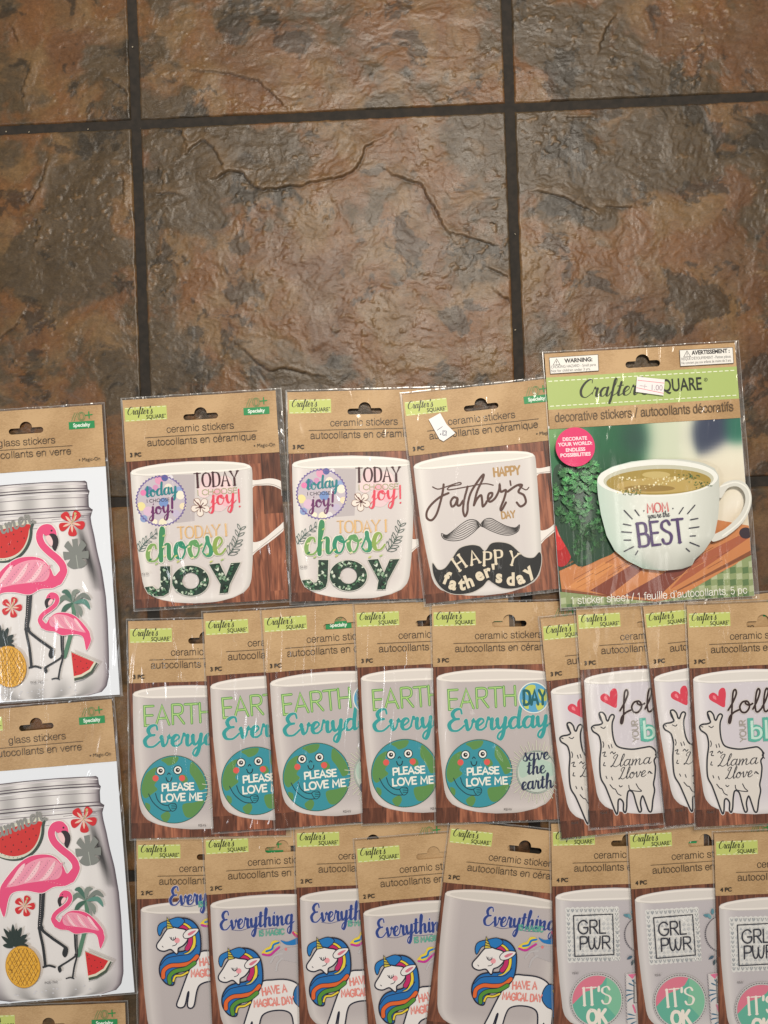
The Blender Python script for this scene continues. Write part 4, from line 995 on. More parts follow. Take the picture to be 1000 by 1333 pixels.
# ============================ design: unicorn
def design_unicorn():
    r = Ref(165, 1060, 1000/315, 265.8, 1082.7, 2.6); pk = Pack(199, 279, r)
    header(pk, pc='2 PC'); card(pk, 199, 279)
    mug(pk, body=(218, 211, 208), mid=(188, 180, 180), rim=(230, 223, 216))
    a = pk.art(); a.strokes(SCR, 'Everything', 388, 472, 38, (196, 192, 206), w=.40, contrast=.35, width=302, ang=1.5); a.strokes(SCR, 'Everything', 388, 472, 38, (42, 66, 136), w=.30, contrast=.6, width=302, ang=1.5)
    a.line([(432, 470), (470, 474), (520, 462), (560, 470), (620, 466)], 1.6, (42, 66, 136)); ev = pk.done(a, 'script_sticker', slide=True)
    a = pk.art(); a.strokes(CAP, 'IS MAGIC', 546, 498, 22, (92, 168, 148), w=.24, width=104, ang=1); pk.done(a, 'magic_lettering', slide=True)
    # second little unicorn: tail and legs
    a = pk.art()
    a.sp([(556, 568), (580, 572), (600, 560), (612, 540), (632, 532), (622, 518), (600, 520), (590, 540), (574, 548)], (232, 208, 60)); a.line([(562, 572), (590, 576), (610, 560), (628, 545)], 9, (196, 48, 150)); a.line([(576, 560), (598, 552), (606, 534), (626, 526)], 9, (24, 120, 190))
    a.sp([(634, 516), (660, 522), (690, 512), (715, 500), (715, 525), (690, 536), (655, 534)], (24, 120, 190)); a.line([(686, 486), (700, 500), (725, 508), (750, 500)], 11, (206, 54, 120)); a.line([(692, 484), (708, 494), (735, 500)], 5, (240, 214, 70))
    g = (190, 186, 188)
    a.sp([(632, 560), (680, 545), (740, 550), (760, 590), (720, 610), (660, 600), (628, 590)], (184, 178, 180)); a.line([(640, 570), (610, 580), (594, 606)], 8, g); a.line([(640, 590), (622, 610), (616, 640)], 8, g); a.circ(656, 553, 6, (220, 130, 130), n=10)
    pk.done(a, 'small_unicorn_sticker', slide=True)
    # the big unicorn
    a = pk.art(); K = (26, 30, 52); wh = (234, 230, 228)
    body = [(500, 900), (482, 960), (440, 1100) , (468, 1104), (500, 1000), (508, 940), (530, 850), (560, 812), (600, 800), (655, 802), (684, 830), (690, 900), (694, 1100), (716, 1102), (724, 900), (728, 780), (716, 710), (690, 686), (640, 676), (580, 682), (545, 690), (510, 760)]
    body = [(486, 862), (474, 905), (500, 905), (512, 850), (522, 850), (518, 905), (538, 905), (548, 845), (562, 815), (600, 800), (650, 800), (680, 818), (690, 862), (692, 905), (704, 905), (708, 862), (716, 862), (722, 905), (742, 905), (738, 800), (728, 745), (704, 700), (660, 680), (600, 680), (556, 690), (520, 760)]
    a.line(body, 12, K, closed=True, n=4); a.sp(body, wh, n=4)
    tail = [(706, 702), (690, 730), (692, 765), (715, 790), (740, 800), (748, 830), (770, 790), (762, 740), (735, 706)]
    a.line(tail, 8, K, closed=True); a.sp(tail, (36, 112, 176)); a.line([(732, 722), (752, 760), (752, 812)], 11, (232, 204, 56)); st = pk.done(a, 'unicorn_sticker', slide=True)
    # mane: nested locks
    a = pk.art()
    mane = [(440, 560), (480, 548), (520, 558), (548, 590), (558, 640), (556, 690), (535, 730), (500, 752), (470, 768), (455, 790), (452, 818), (425, 812), (402, 780), (400, 740), (420, 705), (455, 690), (500, 680), (515, 640), (500, 590), (460, 580)]
    a.line(mane, 12, K, closed=True); a.sp(mane, (28, 110, 180))
    Y_, M_, O_, G_ = (236, 210, 60), (196, 36, 104), (226, 104, 44), (84, 146, 50)
    def lock(pts, w, c): a.line(pts, w+6, K, n=6); a.line(pts, w, c, n=6)
    lock([(452, 574), (492, 572), (524, 600), (534, 644), (520, 684), (490, 700)], 12, Y_)
    lock([(452, 580), (488, 584), (512, 608), (518, 644), (506, 670)], 17, M_)
    a.sp([(432, 700), (470, 690), (510, 690), (548, 650), (558, 640), (556, 690), (535, 728), (500, 748), (455, 748), (415, 770), (404, 790), (400, 760), (402, 735)], (28, 110, 180))
    lock([(548, 700), (520, 728), (480, 738), (440, 742), (414, 762), (412, 790)], 15, O_)
    lock([(538, 728), (505, 752), (460, 764), (438, 786), (440, 812)], 15, G_)
    lock([(512, 766), (488, 780), (462, 784), (454, 804)], 7, Y_)
    a.line([(400, 742), (425, 712), (470, 700), (520, 690), (545, 655)], 3.2, K)
    fl = [(430, 555), (465, 544), (490, 556), (470, 580), (440, 590), (420, 580), (404, 590), (392, 618), (384, 596), (392, 572)]
    a.line(fl, 7, K, closed=True); a.sp(fl, (28, 120, 190)); pk.done(a, 'mane', parent=st)
    a = pk.art()
    head = [(430, 588), (468, 590), (500, 598), (505, 630), (488, 655), (468, 668), (464, 690), (440, 672), (412, 680), (390, 674), (384, 658), (400, 632)]
    a.line(head, 11, K, closed=True); a.sp(head, wh)
    ear = [(490, 612), (510, 592), (548, 588), (540, 606), (518, 622), (496, 626)]; a.line(ear, 7, K, closed=True); a.sp(ear, wh); a.sp([(506, 610), (522, 598), (540, 594), (530, 606), (514, 616)], (214, 120, 140))
    horn = [(422, 590), (420, 545), (444, 585)]; a.line(horn, 7, K, closed=True, smooth=False); a.poly(horn, (206, 190, 70)); [a.line([(421, 556+11*i), (432+4*i, 562+9*i)], 3.5, K, smooth=False) for i in range(3)]
    a.circ(464, 637, 11, (236, 160, 168)); a.line([(437, 630), (448, 637), (458, 628)], 3.4, K)
    for q in ([(438, 628), (433, 624)], [(443, 632), (440, 624)], [(449, 634), (449, 625)], [(455, 630), (457, 622)]): a.line(q, 2.4, K, smooth=False)
    a.line([(404, 662), (408, 666)], 3, K, smooth=False); a.line([(446, 660), (458, 656), (464, 648)], 3, K); pk.done(a, 'head', parent=st)
    a = pk.art(); co = (230, 140, 130); a.strokes(CAP, 'HAVE A', 560, 738, 30, co, w=.19, width=104, jitter=.06, ang=5, contrast=0); a.strokes(CAP, 'MAGICAL DAY', 526, 786, 29, co, w=.19, width=164, jitter=.06, ang=2); pk.done(a, 'lettering', parent=st)
    ring(pk, 199, 279, l=2.6, r=7, b=3); pk.ev = ev; return pk

# ============================ design: girl power
def design_grl():
    r = Ref(700, 1050, 1000/300, 717, 1071.6, 0.8); pk = Pack(199, 279, r)
    header(pk, pc='4 PC'); card(pk, 199, 279)
    mug(pk, body=(222, 218, 217), mid=(192, 187, 191), rim=(238, 233, 227))
    a = pk.art(); sq = []
    for (x0, y0, x1, y1) in ((118, 432, 350, 432), (350, 432, 355, 662), (355, 662, 128, 668), (128, 668, 118, 432)):
        for i in range(22):
            t = i/22; nx, ny = (y1-y0), -(x1-x0); l = hypot(nx, ny); o = 2.5 if i % 2 else -2.5
            sq.append((x0+(x1-x0)*t + nx/l*o, y0+(y1-y0)*t + ny/l*o))
    a.poly(sq, (222, 222, 220)); rnd = random.Random(6)
    for i in range(12):
        for j in range(12):
            x, y = 130+i*19+j*.6, 445+j*19; s_ = 8.5
            c = rnd.choice([(196, 198, 200), (206, 208, 208), (178, 182, 186), (234, 234, 232), (190, 193, 196)])
            if (i+j) % 2: a.poly([(x-s_, y), (x, y-s_), (x+s_, y), (x, y+s_)], c)
            else: a.poly([(x-s_*.8, y+s_*.7), (x, y-s_*.8), (x+s_*.8, y+s_*.7)], c)
            if i in (0, 11) or j in (0, 11): a.line([(x-6, y-6), (x, y+6), (x+6, y-6)], 2.4, (140, 146, 150), smooth=False)
    st = pk.done(a, 'patterned_square_sticker')
    a = pk.art(); dk = (48, 50, 62); a.line([(152, 465), (322, 461), (327, 634), (158, 639)], 4.5, dk, closed=True, smooth=False)
    a.strokes(CAP, 'GRL', 172, 543, 56, dk, w=.11, width=124, ang=0); a.strokes(CAP, 'PWR', 178, 610, 54, dk, w=.11, width=138, ang=0); pk.done(a, 'lettering', parent=st)
    a = pk.art(); cx, cy, R = 252, 828, 118
    a.circ(cx, cy, R, (200, 198, 198), n=48)
    for i in range(60):
        an = 2*pi*i/60; a.line([(cx+113*cos(an), cy+113*sin(an)), (cx+113*cos(an+.055), cy+113*sin(an+.055))], 3, (90, 88, 92), smooth=False)
    teal = (100, 178, 156); pink = (220, 122, 144); a.circ(cx, cy, 106, teal, n=48)
    pk_ = ell(cx, cy, 106, n=26, a0=172, a1=292) + [(cx+22, cy-70), (cx-10, cy-50), (cx-50, cy-38), (cx-80, cy-10)]
    a.poly(pk_, pink); gg = ell(cx, cy, 106, n=20, a0=-66, a1=40) + [(cx+30, cy+10), (cx+40, cy-40)]; a.poly(gg, (128, 192, 160)); st = pk.done(a, 'round_sticker')
    a = pk.art(); w_ = (240, 232, 222); a.strokes(CAP, "IT'S", 190, 848, 74, w_, w=.15, contrast=-.55, width=128, serif=.1, ang=2); a.strokes(CAP, 'OK', 212, 926, 56, w_, w=.26, width=84, ang=1); pk.done(a, 'lettering', parent=st)
    a = pk.art(); nv = (70, 96, 116); a.circ(452, 548, 76, (190, 184, 186), n=40)
    for i in range(56):
        an = 2*pi*i/56; a.line([(452+80*cos(an), 548+80*sin(an)), (452+80*cos(an+.05), 548+80*sin(an+.05))], 3, (70, 66, 76), smooth=False)
    for (x, y, an, c) in [(392, 470, 200, (88, 140, 156)), (400, 480, 240, (110, 160, 170)), (408, 462, 270, (88, 140, 156)), (405, 640, 150, nv), (412, 655, 110, (60, 80, 90)), (420, 640, 60, nv), (430, 630, 20, (60, 80, 90))]:
        q = rad(an); a.sp([(x, y), (x+12*cos(q+.6), y+12*sin(q+.6)), (x+26*cos(q), y+26*sin(q)), (x+12*cos(q-.6), y+12*sin(q-.6))], c)
    pk.done(a, 'dashed_round_sticker')
    a = pk.art(); a.poly([(376, 716), (520, 708), (520, 935), (384, 935)], (214, 210, 210))
    for i in range(17): a.circ(378 + i*.3, 722+i*13, 4, (196, 190, 192), n=8)
    a.poly([(385, 718), (425, 714), (405, 738)], (222, 110, 150)); a.poly([(440, 716), (500, 712), (470, 736)], (222, 110, 150)); bl = (60, 110, 140)
    for (x, y, an) in [(400, 790, 200), (400, 800, 160), (405, 770, 230), (410, 760, 260), (400, 815, 130), (405, 905, 170), (405, 895, 210), (410, 918, 130)]:
        q = rad(an); a.taper([(x+14, y), (x+14*cos(q), y+14*sin(q)), (x+24*cos(q)-2, y+24*sin(q)+3)], 6, bl)
    a.line([(412, 740), (412, 840)], 4, (40, 50, 60), smooth=False); a.line([(408, 850), (418, 880)], 8, (222, 110, 150)); a.line([(414, 840), (480, 836)], 3, (40, 50, 60), smooth=False); pk.done(a, 'floral_sticker')
    code(pk, 146, 712, 'PGE-421', w=34)
    ring(pk, 199, 279, l=2.8, r=7, b=3); return pk
# ============================ design: jar
def design_jar():
    r = Ref(0, 900, 554/180, -57.2, 928.8, 5); pk = Pack(200, 376, r)
    header(pk, W=200, title='glass stickers', sub='autocollants en verre', t=(63, 138), s_=(41, 158), ln=(42, 159), pc='8 PC')
    mw, N, L, B = new_mat('white_card'); B.inputs['Base Color'].default_value = (*lin((232, 238, 246)), 1); B.inputs['Roughness'].default_value = .4; B.inputs['Coat Weight'].default_value = .4; B.inputs['Coat Roughness'].default_value = .12
    b = film_bump(N, L); L.new(b.outputs[0], B.inputs['Coat Normal'])
    card(pk, 200, 376, mat=mw)
    a = pk.art(loc=True)
    hw = [(0, 97), (72, 97), (74.5, 99), (75, 106), (75, 108), (77.5, 109.5), (77, 112), (75.5, 116), (75, 131), (77, 133), (80, 135), (79, 139), (76.5, 142), (77, 152), (80, 170), (82.5, 190), (87, 215), (90, 248), (90.5, 280), (89.5, 320), (88, 350), (84, 364), (77, 371), (60, 374.5)]
    hw = hw[1:]
    left = [(100-w, y) for w, y in hw]; right = [(100+w, y) for w, y in hw]
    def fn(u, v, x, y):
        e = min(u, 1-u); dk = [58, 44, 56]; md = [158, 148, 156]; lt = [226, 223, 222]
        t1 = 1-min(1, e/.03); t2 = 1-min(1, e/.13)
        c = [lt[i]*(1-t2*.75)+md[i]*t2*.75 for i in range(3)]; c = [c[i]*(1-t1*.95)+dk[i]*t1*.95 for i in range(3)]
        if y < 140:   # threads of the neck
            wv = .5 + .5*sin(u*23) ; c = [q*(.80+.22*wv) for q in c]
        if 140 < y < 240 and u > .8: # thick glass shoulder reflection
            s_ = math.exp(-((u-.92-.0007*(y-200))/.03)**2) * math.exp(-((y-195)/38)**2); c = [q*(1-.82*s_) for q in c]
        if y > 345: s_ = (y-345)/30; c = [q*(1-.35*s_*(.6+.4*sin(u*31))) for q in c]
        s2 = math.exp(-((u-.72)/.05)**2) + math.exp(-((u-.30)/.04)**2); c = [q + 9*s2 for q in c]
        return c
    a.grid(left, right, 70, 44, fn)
    def arc(y, w, s_, col, th): a.line([(100 + w*k/10, y + s_*(1-(k/10)**2)) for k in range(-10, 11)], th, col, n=3)
    for y, w, s_, c, th in [(98, 72, -2, (92, 80, 88), 1.3), (101.5, 73, -2.5, (214, 208, 212), 1.4), (107, 74, -2, (84, 72, 82), 1.2), (110.5, 76, -2, (70, 60, 70), 1.5), (113.5, 75, -2, (226, 222, 226), 1.2), (119, 74, -2, (132, 122, 130), .8),
                              (130.5, 74, -1, (90, 78, 88), 1.2), (135, 79, -1, (70, 60, 70), 1.5), (138, 78, -1, (206, 202, 208), 1.1), (142, 76, 0, (120, 110, 118), .9), (147, 72, 1, (168, 160, 168), .7)]:
        arc(y, w, s_, c, th)
    rnd = random.Random(9)
    for _ in range(26):
        x = rnd.uniform(35, 165); y = rnd.uniform(143, 156); l = rnd.uniform(4, 12); a.line([(x, y), (x+l, y-.4)], .5, rnd.choice([(150, 142, 150), (240, 240, 242), (120, 112, 120)]), smooth=False)
    for _ in range(12):
        x = rnd.uniform(40, 150); a.circ(x, rnd.uniform(362, 368), 1.6, (206, 206, 212), n=8, ry=.8)
    pk.done(a, 'jar_picture')
    # melon slice with word
    a = pk.art(loc=False)
    m = [(-18, 560), (160, 506), (172, 540), (166, 590), (140, 636), (100, 664), (50, 672), (0, 660), (-40, 630)]
    a.line(m, 5, (60, 70, 66), closed=True); a.sp(m, (60, 78, 68)); a.sp([(x*.97-1+ (2 if x > 100 else 0)-5, y*.99+2) for x, y in m], (214, 214, 196)); a.sp([(-14, 566), (150, 518), (160, 545), (150, 590), (128, 626), (94, 648), (50, 656), (4, 644), (-30, 618)], (206, 44, 42))
    for x, y in [(10, 590), (40, 582), (70, 570), (100, 560), (130, 548), (20, 618), (52, 612), (84, 600), (116, 588), (142, 574), (44, 638), (74, 630), (104, 616)]: a.circ(x, y, 2.4, (60, 20, 24), n=7, ry=3.4)
    for i in range(20):
        t = rad(-5 + i*9.2); a.circ(64+106*cos(t), 562+100*sin(t), 1.8, (30, 34, 34), n=6)
    st = pk.done(a, 'melon_sticker')
    a = pk.art(); a.strokes(SCR, 'summer', -34, 592, 34, (142, 142, 138), w=.32, contrast=.35, width=226, ang=16); a.circ(182, 510, 7, (142, 142, 138), n=10); pk.done(a, 'lettering', parent=st)
    def hib(cx, cy, R, rot):
        a = pk.art()
        for k in range(5):
            q = rad(72*k+rot); a.sp([(cx+R*.12*cos(q), cy+R*.12*sin(q)), (cx+R*.75*cos(q-.42), cy+R*.75*sin(q-.42)), (cx+R*.95*cos(q-.2), cy+R*.95*sin(q-.2)), (cx+R*.92*cos(q+.2), cy+R*.92*sin(q+.2)), (cx+R*.72*cos(q+.42), cy+R*.72*sin(q+.42))], (208, 36, 44), n=4)
            a.taper([(cx, cy), (cx+R*.3*cos(q), cy+R*.3*sin(q)), (cx+R*.66*cos(q), cy+R*.66*sin(q))], R*.16, (232, 196, 176)); 
            for s_ in (-.2, .2): a.taper([(cx, cy), (cx+R*.5*cos(q+s_), cy+R*.5*sin(q+s_))], R*.07, (226, 170, 156), smooth=False)
        a.line([(cx, cy), (cx+R*.15, cy-R*.3), (cx+R*.22, cy-R*.6)], R*.07, (180, 170, 120)); a.circ(cx+R*.24, cy-R*.68, R*.1, (190, 180, 120), n=8)
        pk.done(a, 'hibiscus_sticker')
    hib(330, 510, 56, -60); hib(100, 850, 44, -70)
    def monstera(pts_c, R, rot, col):
        a = pk.art(); q = []
        for i in range(40):
            t = 2*pi*i/40; rr = R*(1 - .12*cos(t) + .22*abs(sin(t)))
            if i % 5 in (2,) and 4 < i < 36: rr *= .5
            X, Y = rr*.72*sin(t), -rr*cos(t)*(-1)
            c_, s_ = cos(rad(rot)), sin(rad(rot)); q.append((pts_c[0]+X*c_-Y*s_, pts_c[1]+X*s_+Y*c_))
        a.poly(q, col); a.line([pts_c, (pts_c[0]-sin(rad(rot))*R*.9, pts_c[1]+cos(rad(rot))*R*.9)], 2.5, (176, 182, 174), smooth=False)
        pk.done(a, 'leaf_sticker')
    monstera((352, 638), 58, -10, (128, 132, 128))
    # big flamingo
    PK = (232, 78, 128)
    def flam(f, k, nm, flip=1):
        a = pk.art(); T = lambda L: [f(p) for p in L]
        for leg in ([(164, 800), (163, 870), (160, 935), (176, 1010), (186, 1085)], [(176, 800), (172, 880), (168, 935), (205, 970), (252, 1002), (268, 1014)]):
            a.line(T(leg), 11*k, (34, 38, 42), n=5)
        a.circ(*f((165, 935)), 12*k, (34, 38, 42), n=14); a.line(T([(178, 1088), (200, 1082), (224, 1088)]), 8*k, (34, 38, 42)); a.sp(T([(262, 1006), (275, 1015), (272, 1040), (262, 1050), (252, 1035)]), (34, 38, 42)); 
        for i in range(16): a.circ(*f((167 - i*.35, 806+i*8)), 1.6*k, (210, 200, 200), n=6)
        lg = pk.done(a, 'legs', parent=None)
        a = pk.art()
        body = [(0, 800), (10, 765), (60, 700), (110, 660), (165, 647), (215, 655), (250, 690), (268, 722), (290, 700), (316, 690), (316, 715), (295, 750), (262, 770), (215, 775), (170, 798), (110, 790), (60, 795), (38, 820), (22, 892), (5, 860), (-5, 825)]
        neck = [(285, 745), (300, 715), (301, 684), (280, 655), (246, 628), (216, 598), (204, 565), (214, 538), (236, 530), (254, 543), (259, 560)]
        a.line(T(body), 5*k, (245, 238, 236), closed=True, n=4); a.line(T(neck), 34*k, (245, 238, 236)); a.sp(T(body), PK, n=4); a.line(T(neck), 28*k, PK, n=6)
        a.circ(*f((238, 540)), 24*k, PK, n=20)
        a.sp(T([(244, 556), (262, 554), (276, 566), (280, 590), (268, 622), (256, 606), (258, 584), (248, 572)]), (44, 34, 40)); a.sp(T([(230, 566), (246, 562), (258, 584), (254, 604), (238, 590)]), (244, 206, 208)); a.circ(*f((252, 542)), 4*k, (40, 20, 30), n=10)
        fl = a
        for q, c in (([(30, 770), (90, 700), (150, 665), (215, 662), (248, 700), (235, 740), (180, 750), (110, 760), (60, 772)], (240, 158, 180)),):
            fl.sp(T(q), c)
        for i in range(6):
            x0 = 70+i*30; fl.taper(T([(x0+30, 668+abs(i-3)*5), (x0+18, 700), (x0-6, 735), (x0-30, 765-i*4)]), 17*k, (248, 204, 212) if i % 2 == 0 else (236, 150, 176), n=6)
            for j in range(9): t = j/8; fl.circ(*f((x0+38-t*58, 672+abs(i-3)*4+t*(82-i*4))), 1.5*k, (70, 60, 66), n=5)
        for j in range(22): t = j/21; fl.circ(*f((28+250*t, 772 - 26*sin(t*3.1) + 4)), 1.2*k, (246, 220, 226), n=5)
        st = pk.done(a, nm); lg.name = 'legs'; lg.parent = st
        return st
    flam(lambda p: p, 1.0, 'flamingo_sticker')
    # palm behind the small flamingo
    a = pk.art(); a.line([(345, 830), (352, 900), (338, 960), (318, 1040)], 16, (84, 128, 104)); a.line([(352, 830), (366, 880), (352, 930)], 9, (140, 144, 140))
    for q, c in (([(345, 825), (310, 805), (285, 835)], (110, 130, 118)), ([(345, 822), (320, 785), (300, 785)], (70, 110, 96)), ([(345, 822), (350, 785), (372, 780)], (130, 140, 132)), ([(348, 825), (385, 795), (416, 812)], (120, 128, 122)), ([(348, 828), (390, 820), (414, 850)], (90, 140, 128)), ([(345, 828), (318, 845), (300, 872)], (60, 100, 84)), ([(348, 830), (372, 850), (380, 880)], (130, 140, 132))):
        a.taper(q, 19, c, n=6)
    pk.done(a, 'palm_sticker')
    flam(lambda p: (214 + 200*(1-(p[0]/315.0)) - 2 if False else 418 - p[0]*0.66, 787 + (p[1]-516)*0.60), .62, 'flamingo_sticker')
    # pineapple
    a = pk.art(); dkg = (30, 48, 44)
    for q in ([(66, 1005), (60, 960), (58, 918)], [(62, 1005), (44, 965), (22, 935)], [(66, 1005), (80, 960), (92, 930)], [(60, 1005), (40, 985), (14, 965)], [(68, 1005), (92, 975), (114, 958)], [(60, 1008), (38, 1002), (20, 1000)], [(70, 1008), (96, 1000), (120, 1002)], [(64, 1005), (52, 975), (46, 940)], [(66, 1005), (72, 970), (72, 935)], [(70, 1006), (90, 988), (116, 978)]): a.taper(q, 17, dkg)
    pa = ell(100, 1084, 66, 80, 30, rot=-12); a.line(pa, 6, (190, 140, 40), closed=True, smooth=False); a.poly(pa, (226, 170, 52))
    for i in range(-4, 5):
        for s_ in (1, -1):
            pts = [(100 + i*17 + t*s_*.55, 1084 + t) for t in range(-78, 79, 6)]
            pts = [p for p in pts if (((p[0]-100)*.98-(p[1]-1084)*.2)/62)**2 + (((p[1]-1084)*.98+(p[0]-100)*.2)/76)**2 < 1]
            if len(pts) > 1: a.line(pts, 2, (140, 96, 30), smooth=False)
    rnd = random.Random(3)
    for _ in range(120):
        t, q = rnd.uniform(0, 2*pi), rnd.random()**.5; a.circ(100+58*q*cos(t), 1084+72*q*sin(t), 1.8, rnd.choice([(250, 214, 110), (120, 84, 30), (246, 200, 90)]), n=5)
    pk.done(a, 'pineapple_sticker')
    # small melon wedge
    a = pk.art(); w = [(345, 1018), (452, 1062), (430, 1100), (395, 1124), (362, 1134)]; a.line(w, 5, (230, 226, 220), closed=True, smooth=False)
    a.poly([(345, 1018), (453, 1062), (432, 1102), (396, 1126), (362, 1135)], (66, 82, 66)); a.poly([(346, 1020), (446, 1060), (426, 1094), (392, 1116), (360, 1124)], (222, 218, 196)); a.poly([(347, 1022), (438, 1058), (420, 1088), (388, 1108), (359, 1116)], (208, 40, 44))
    for x, y in [(362, 1050), (385, 1056), (408, 1064), (372, 1078), (395, 1084), (366, 1100), (412, 1080), (356, 1036)]: a.circ(x, y, 2.2, (60, 20, 24), n=7)
    pk.done(a, 'melon_wedge_sticker')
    code(pk, 188, 1148, 'PGE-760', w=70)
    ring(pk, 200, 376, l=3, r=4, b=2); return pk

# ============================ design: mum's mug
def design_mom():
    r = Ref(700, 440, 1000/300, 707.5, 458, 3.5); pk = Pack(253, 330, r)
    W, H, Hh = 250, 330, 100
    k3 = 1/3.333
    out = [(2, 2)] + [(x, 2) for x in range(20, 250, 20)] + [(W, 2), (W, Hh), (2, Hh)]
    hl = hole_loop(cx=125.5, y0=20.5, y1=29, hw=22.5, bw=9, top=12)
    # seat the hole where the photograph has it
    hc = r((457, 110)); hl = [(x - 125.5 + hc[0], y - 25 + hc[1]) for x, y in hl]
    V, F = slab([out, hl], .0042, HZ-.0003); mesh_obj('header_card', V, F, M_KRAFT, pk.root)
    # green band split round nothing: runs below the hole
    a = pk.art(True, True); a.poly([(2, 33), (W, 33), (W, 75), (2, 75)], (170, 190, 112))
    for yy in (38, 70.5):
        x = 5
        while x < W-5: a.line([(x, yy), (x+4.2, yy)], 1.1, (240, 244, 220), smooth=False); x += 7.4
    lab = pk.done(a, 'brand_label', True)
    a = pk.art(True); a.strokes(SCR, "Crafter's", 178, 256, 38, (34, 40, 30), w=.27, contrast=.72, width=300, slant=.2, ang=-.3); a.text('SQUARE', 512, 232, 54, (34, 40, 30), width=200, ang=0, bold=.012); a.line(ell(728, 177, 7, n=14), 1.4, (40, 46, 34), closed=True, smooth=False); a.text('R', 725, 181, 7, (40, 46, 34)); pk.done(a, 'lettering', True, lab)
    a = pk.art(True); a.strokes(SANS, 'decorative stickers / autocollants décoratifs', 76, 360, 29, (92, 74, 54), w=.13, width=772, ang=.2); pk.done(a, 'title_text', True)
    for (q, t1, t2, t3, x, y, wd) in ([[(52, 84), (262, 70), (264, 140), (56, 154)], 'WARNING:', 'CHOKING HAZARD - Small parts', 'Not for children under 3 yrs.', 56, 88, 200],
                                  [[(615, 50), (845, 38), (848, 106), (618, 120)], 'AVERTISSEMENT :', "RISQUE D'ÉTOUFFEMENT - Petites pièces.", 'Ne convient pas aux enfants de moins de 3 ans.', 620, 52, 222]):
        a = pk.art(True); a.poly(q, (236, 234, 228)); a.line(q, 2, (60, 60, 60), closed=True, smooth=False); st = pk.done(a, 'warning_label', True)
        a = pk.art(True); bk = (40, 38, 38); a.line([(x+12, y+28), (x+27, y+1), (x+42, y+26)], 2.4, bk, closed=True, smooth=False); a.line([(x+27, y+10), (x+27, y+18)], 2.6, bk, smooth=False); a.circ(x+27, y+23, 1.6, bk, n=6)
        a.text(t1, x+62 if wd < 210 else x+48, y+18, 17, bk, width=wd*.60 if wd < 210 else wd*.74, bold=.04); a.text(t2, x+2, y+43, 12, (70, 66, 64), width=wd*.98); a.text(t3, x+2, y+60, 12, (70, 66, 64), width=wd*.86 if wd < 210 else wd*.98); pk.done(a, 'lettering', True, st)
    pk.hz += .005
    a = pk.art(True); a.poly([(428, 166), (548, 178), (541, 248), (422, 232)], (240, 236, 236)); a.line([(432, 182), (545, 194)], 2.4, (222, 110, 120), smooth=False); a.line([(426, 214), (541, 238)], 2.4, (222, 110, 120), smooth=False); st = pk.done(a, 'price_sticker', True)
    a = pk.art(True); a.text('1.00', 484, 224, 24, (168, 150, 160), ang=-6, width=54); a.line([(440, 205), (470, 209)], 3, (190, 176, 184), smooth=False); a.line([(462, 200), (460, 216)], 3, (200, 186, 190), smooth=False); pk.done(a, 'figures', True, st)
    # photograph card: blurred kitchen
    mp_, N_, L_, B_ = new_mat('card_white'); B_.inputs['Base Color'].default_value = (.7, .7, .68, 1)
    card(pk, W, H, y0=96, mat=mp_)
    blobs = [((330, 430), 130, 90, (20, 96, 60)), ((180, 430), 60, 60, (90, 150, 110)), ((410, 430), 60, 60, (30, 60, 60)), ((80, 430), 50, 50, (110, 160, 100)), ((560, 430), 90, 110, (206, 214, 190)), ((740, 420), 80, 55, (52, 62, 86)), ((860, 410), 45, 50, (40, 110, 90)), ((640, 440), 30, 90, (226, 226, 206)),
             ((850, 500), 90, 60, (230, 226, 206)), ((800, 620), 160, 80, (224, 216, 196)), ((150, 520), 120, 60, (40, 110, 70)), ((880, 700), 60, 80, (236, 230, 216)), ((200, 900), 160, 80, (40, 66, 48)), ((900, 760), 60, 40, (214, 200, 176)), ((330, 520), 80, 40, (30, 84, 56))]
    def bgc(u, v, x, y):
        num = [0.0]*3; den = 1e-6
        for (bx, by), rx, ry, c in BL:
            w = math.exp(-(((x-bx)/rx)**2 + ((y-by)/ry)**2)*1.4); den += w
            for i in range(3): num[i] += w*c[i]
        return [q/den for q in num]
    BL = [(r(p), rx*k3, ry*k3, c) for p, rx, ry, c in blobs]
    a = pk.art(loc=True); a.grid([(.3, 99), (.3, H-.3)], [(W-.3, 99), (W-.3, H-.3)], 60, 60, bgc); pic = pk.done(a, 'kitchen_picture')
    def cut(pts):    # keep print on the card
        o = []
        for p in pts:
            x, y = r(p); o.append((min(max(x, .4), W-.4), min(max(y, 99), H-.4)))
        return o
    # board, cloth, tomato, parsley
    rnd = random.Random(21)
    a = pk.art(loc=True)
    a.poly(cut([(60, 1090), (500, 1140), (930, 920), (960, 1200), (60, 1200)]), (140, 156, 108))
    for i in range(34):
        for j in range(9):
            x = 90+i*27; y = 960+j*26
            if (i+j) % 2 == 0:
                q = cut([(x, y), (x+25, y-4), (x+27, y+22), (x+2, y+26)])
                if abs((q[1][0]-q[0][0])*(q[2][1]-q[1][1])) > 3 and y > 1100 - max(0, (x-480))*.5: a.poly(q, (92, 120, 76) if j % 2 else (176, 186, 148))
    a.poly(cut([(88, 1000), (200, 950), (330, 905), (760, 780), (912, 806), (920, 930), (600, 1110), (500, 1142), (300, 1112), (98, 1086)]), (198, 128, 78))
    for q, c in (([(98, 1076), (500, 1130), (918, 912), (918, 932), (500, 1142), (98, 1088)], (132, 78, 48)), ([(218, 1084), (420, 960), (470, 975), (300, 1105)], (128, 64, 46)), ([(360, 1105), (620, 960), (700, 935), (500, 1120)], (124, 62, 48)), ([(700, 930), (860, 850), (900, 862), (660, 1020), (560, 1080)], (168, 92, 62)), ([(120, 1070), (280, 960), (330, 975), (190, 1082)], (212, 142, 84))):
        a.poly(cut(q), c)
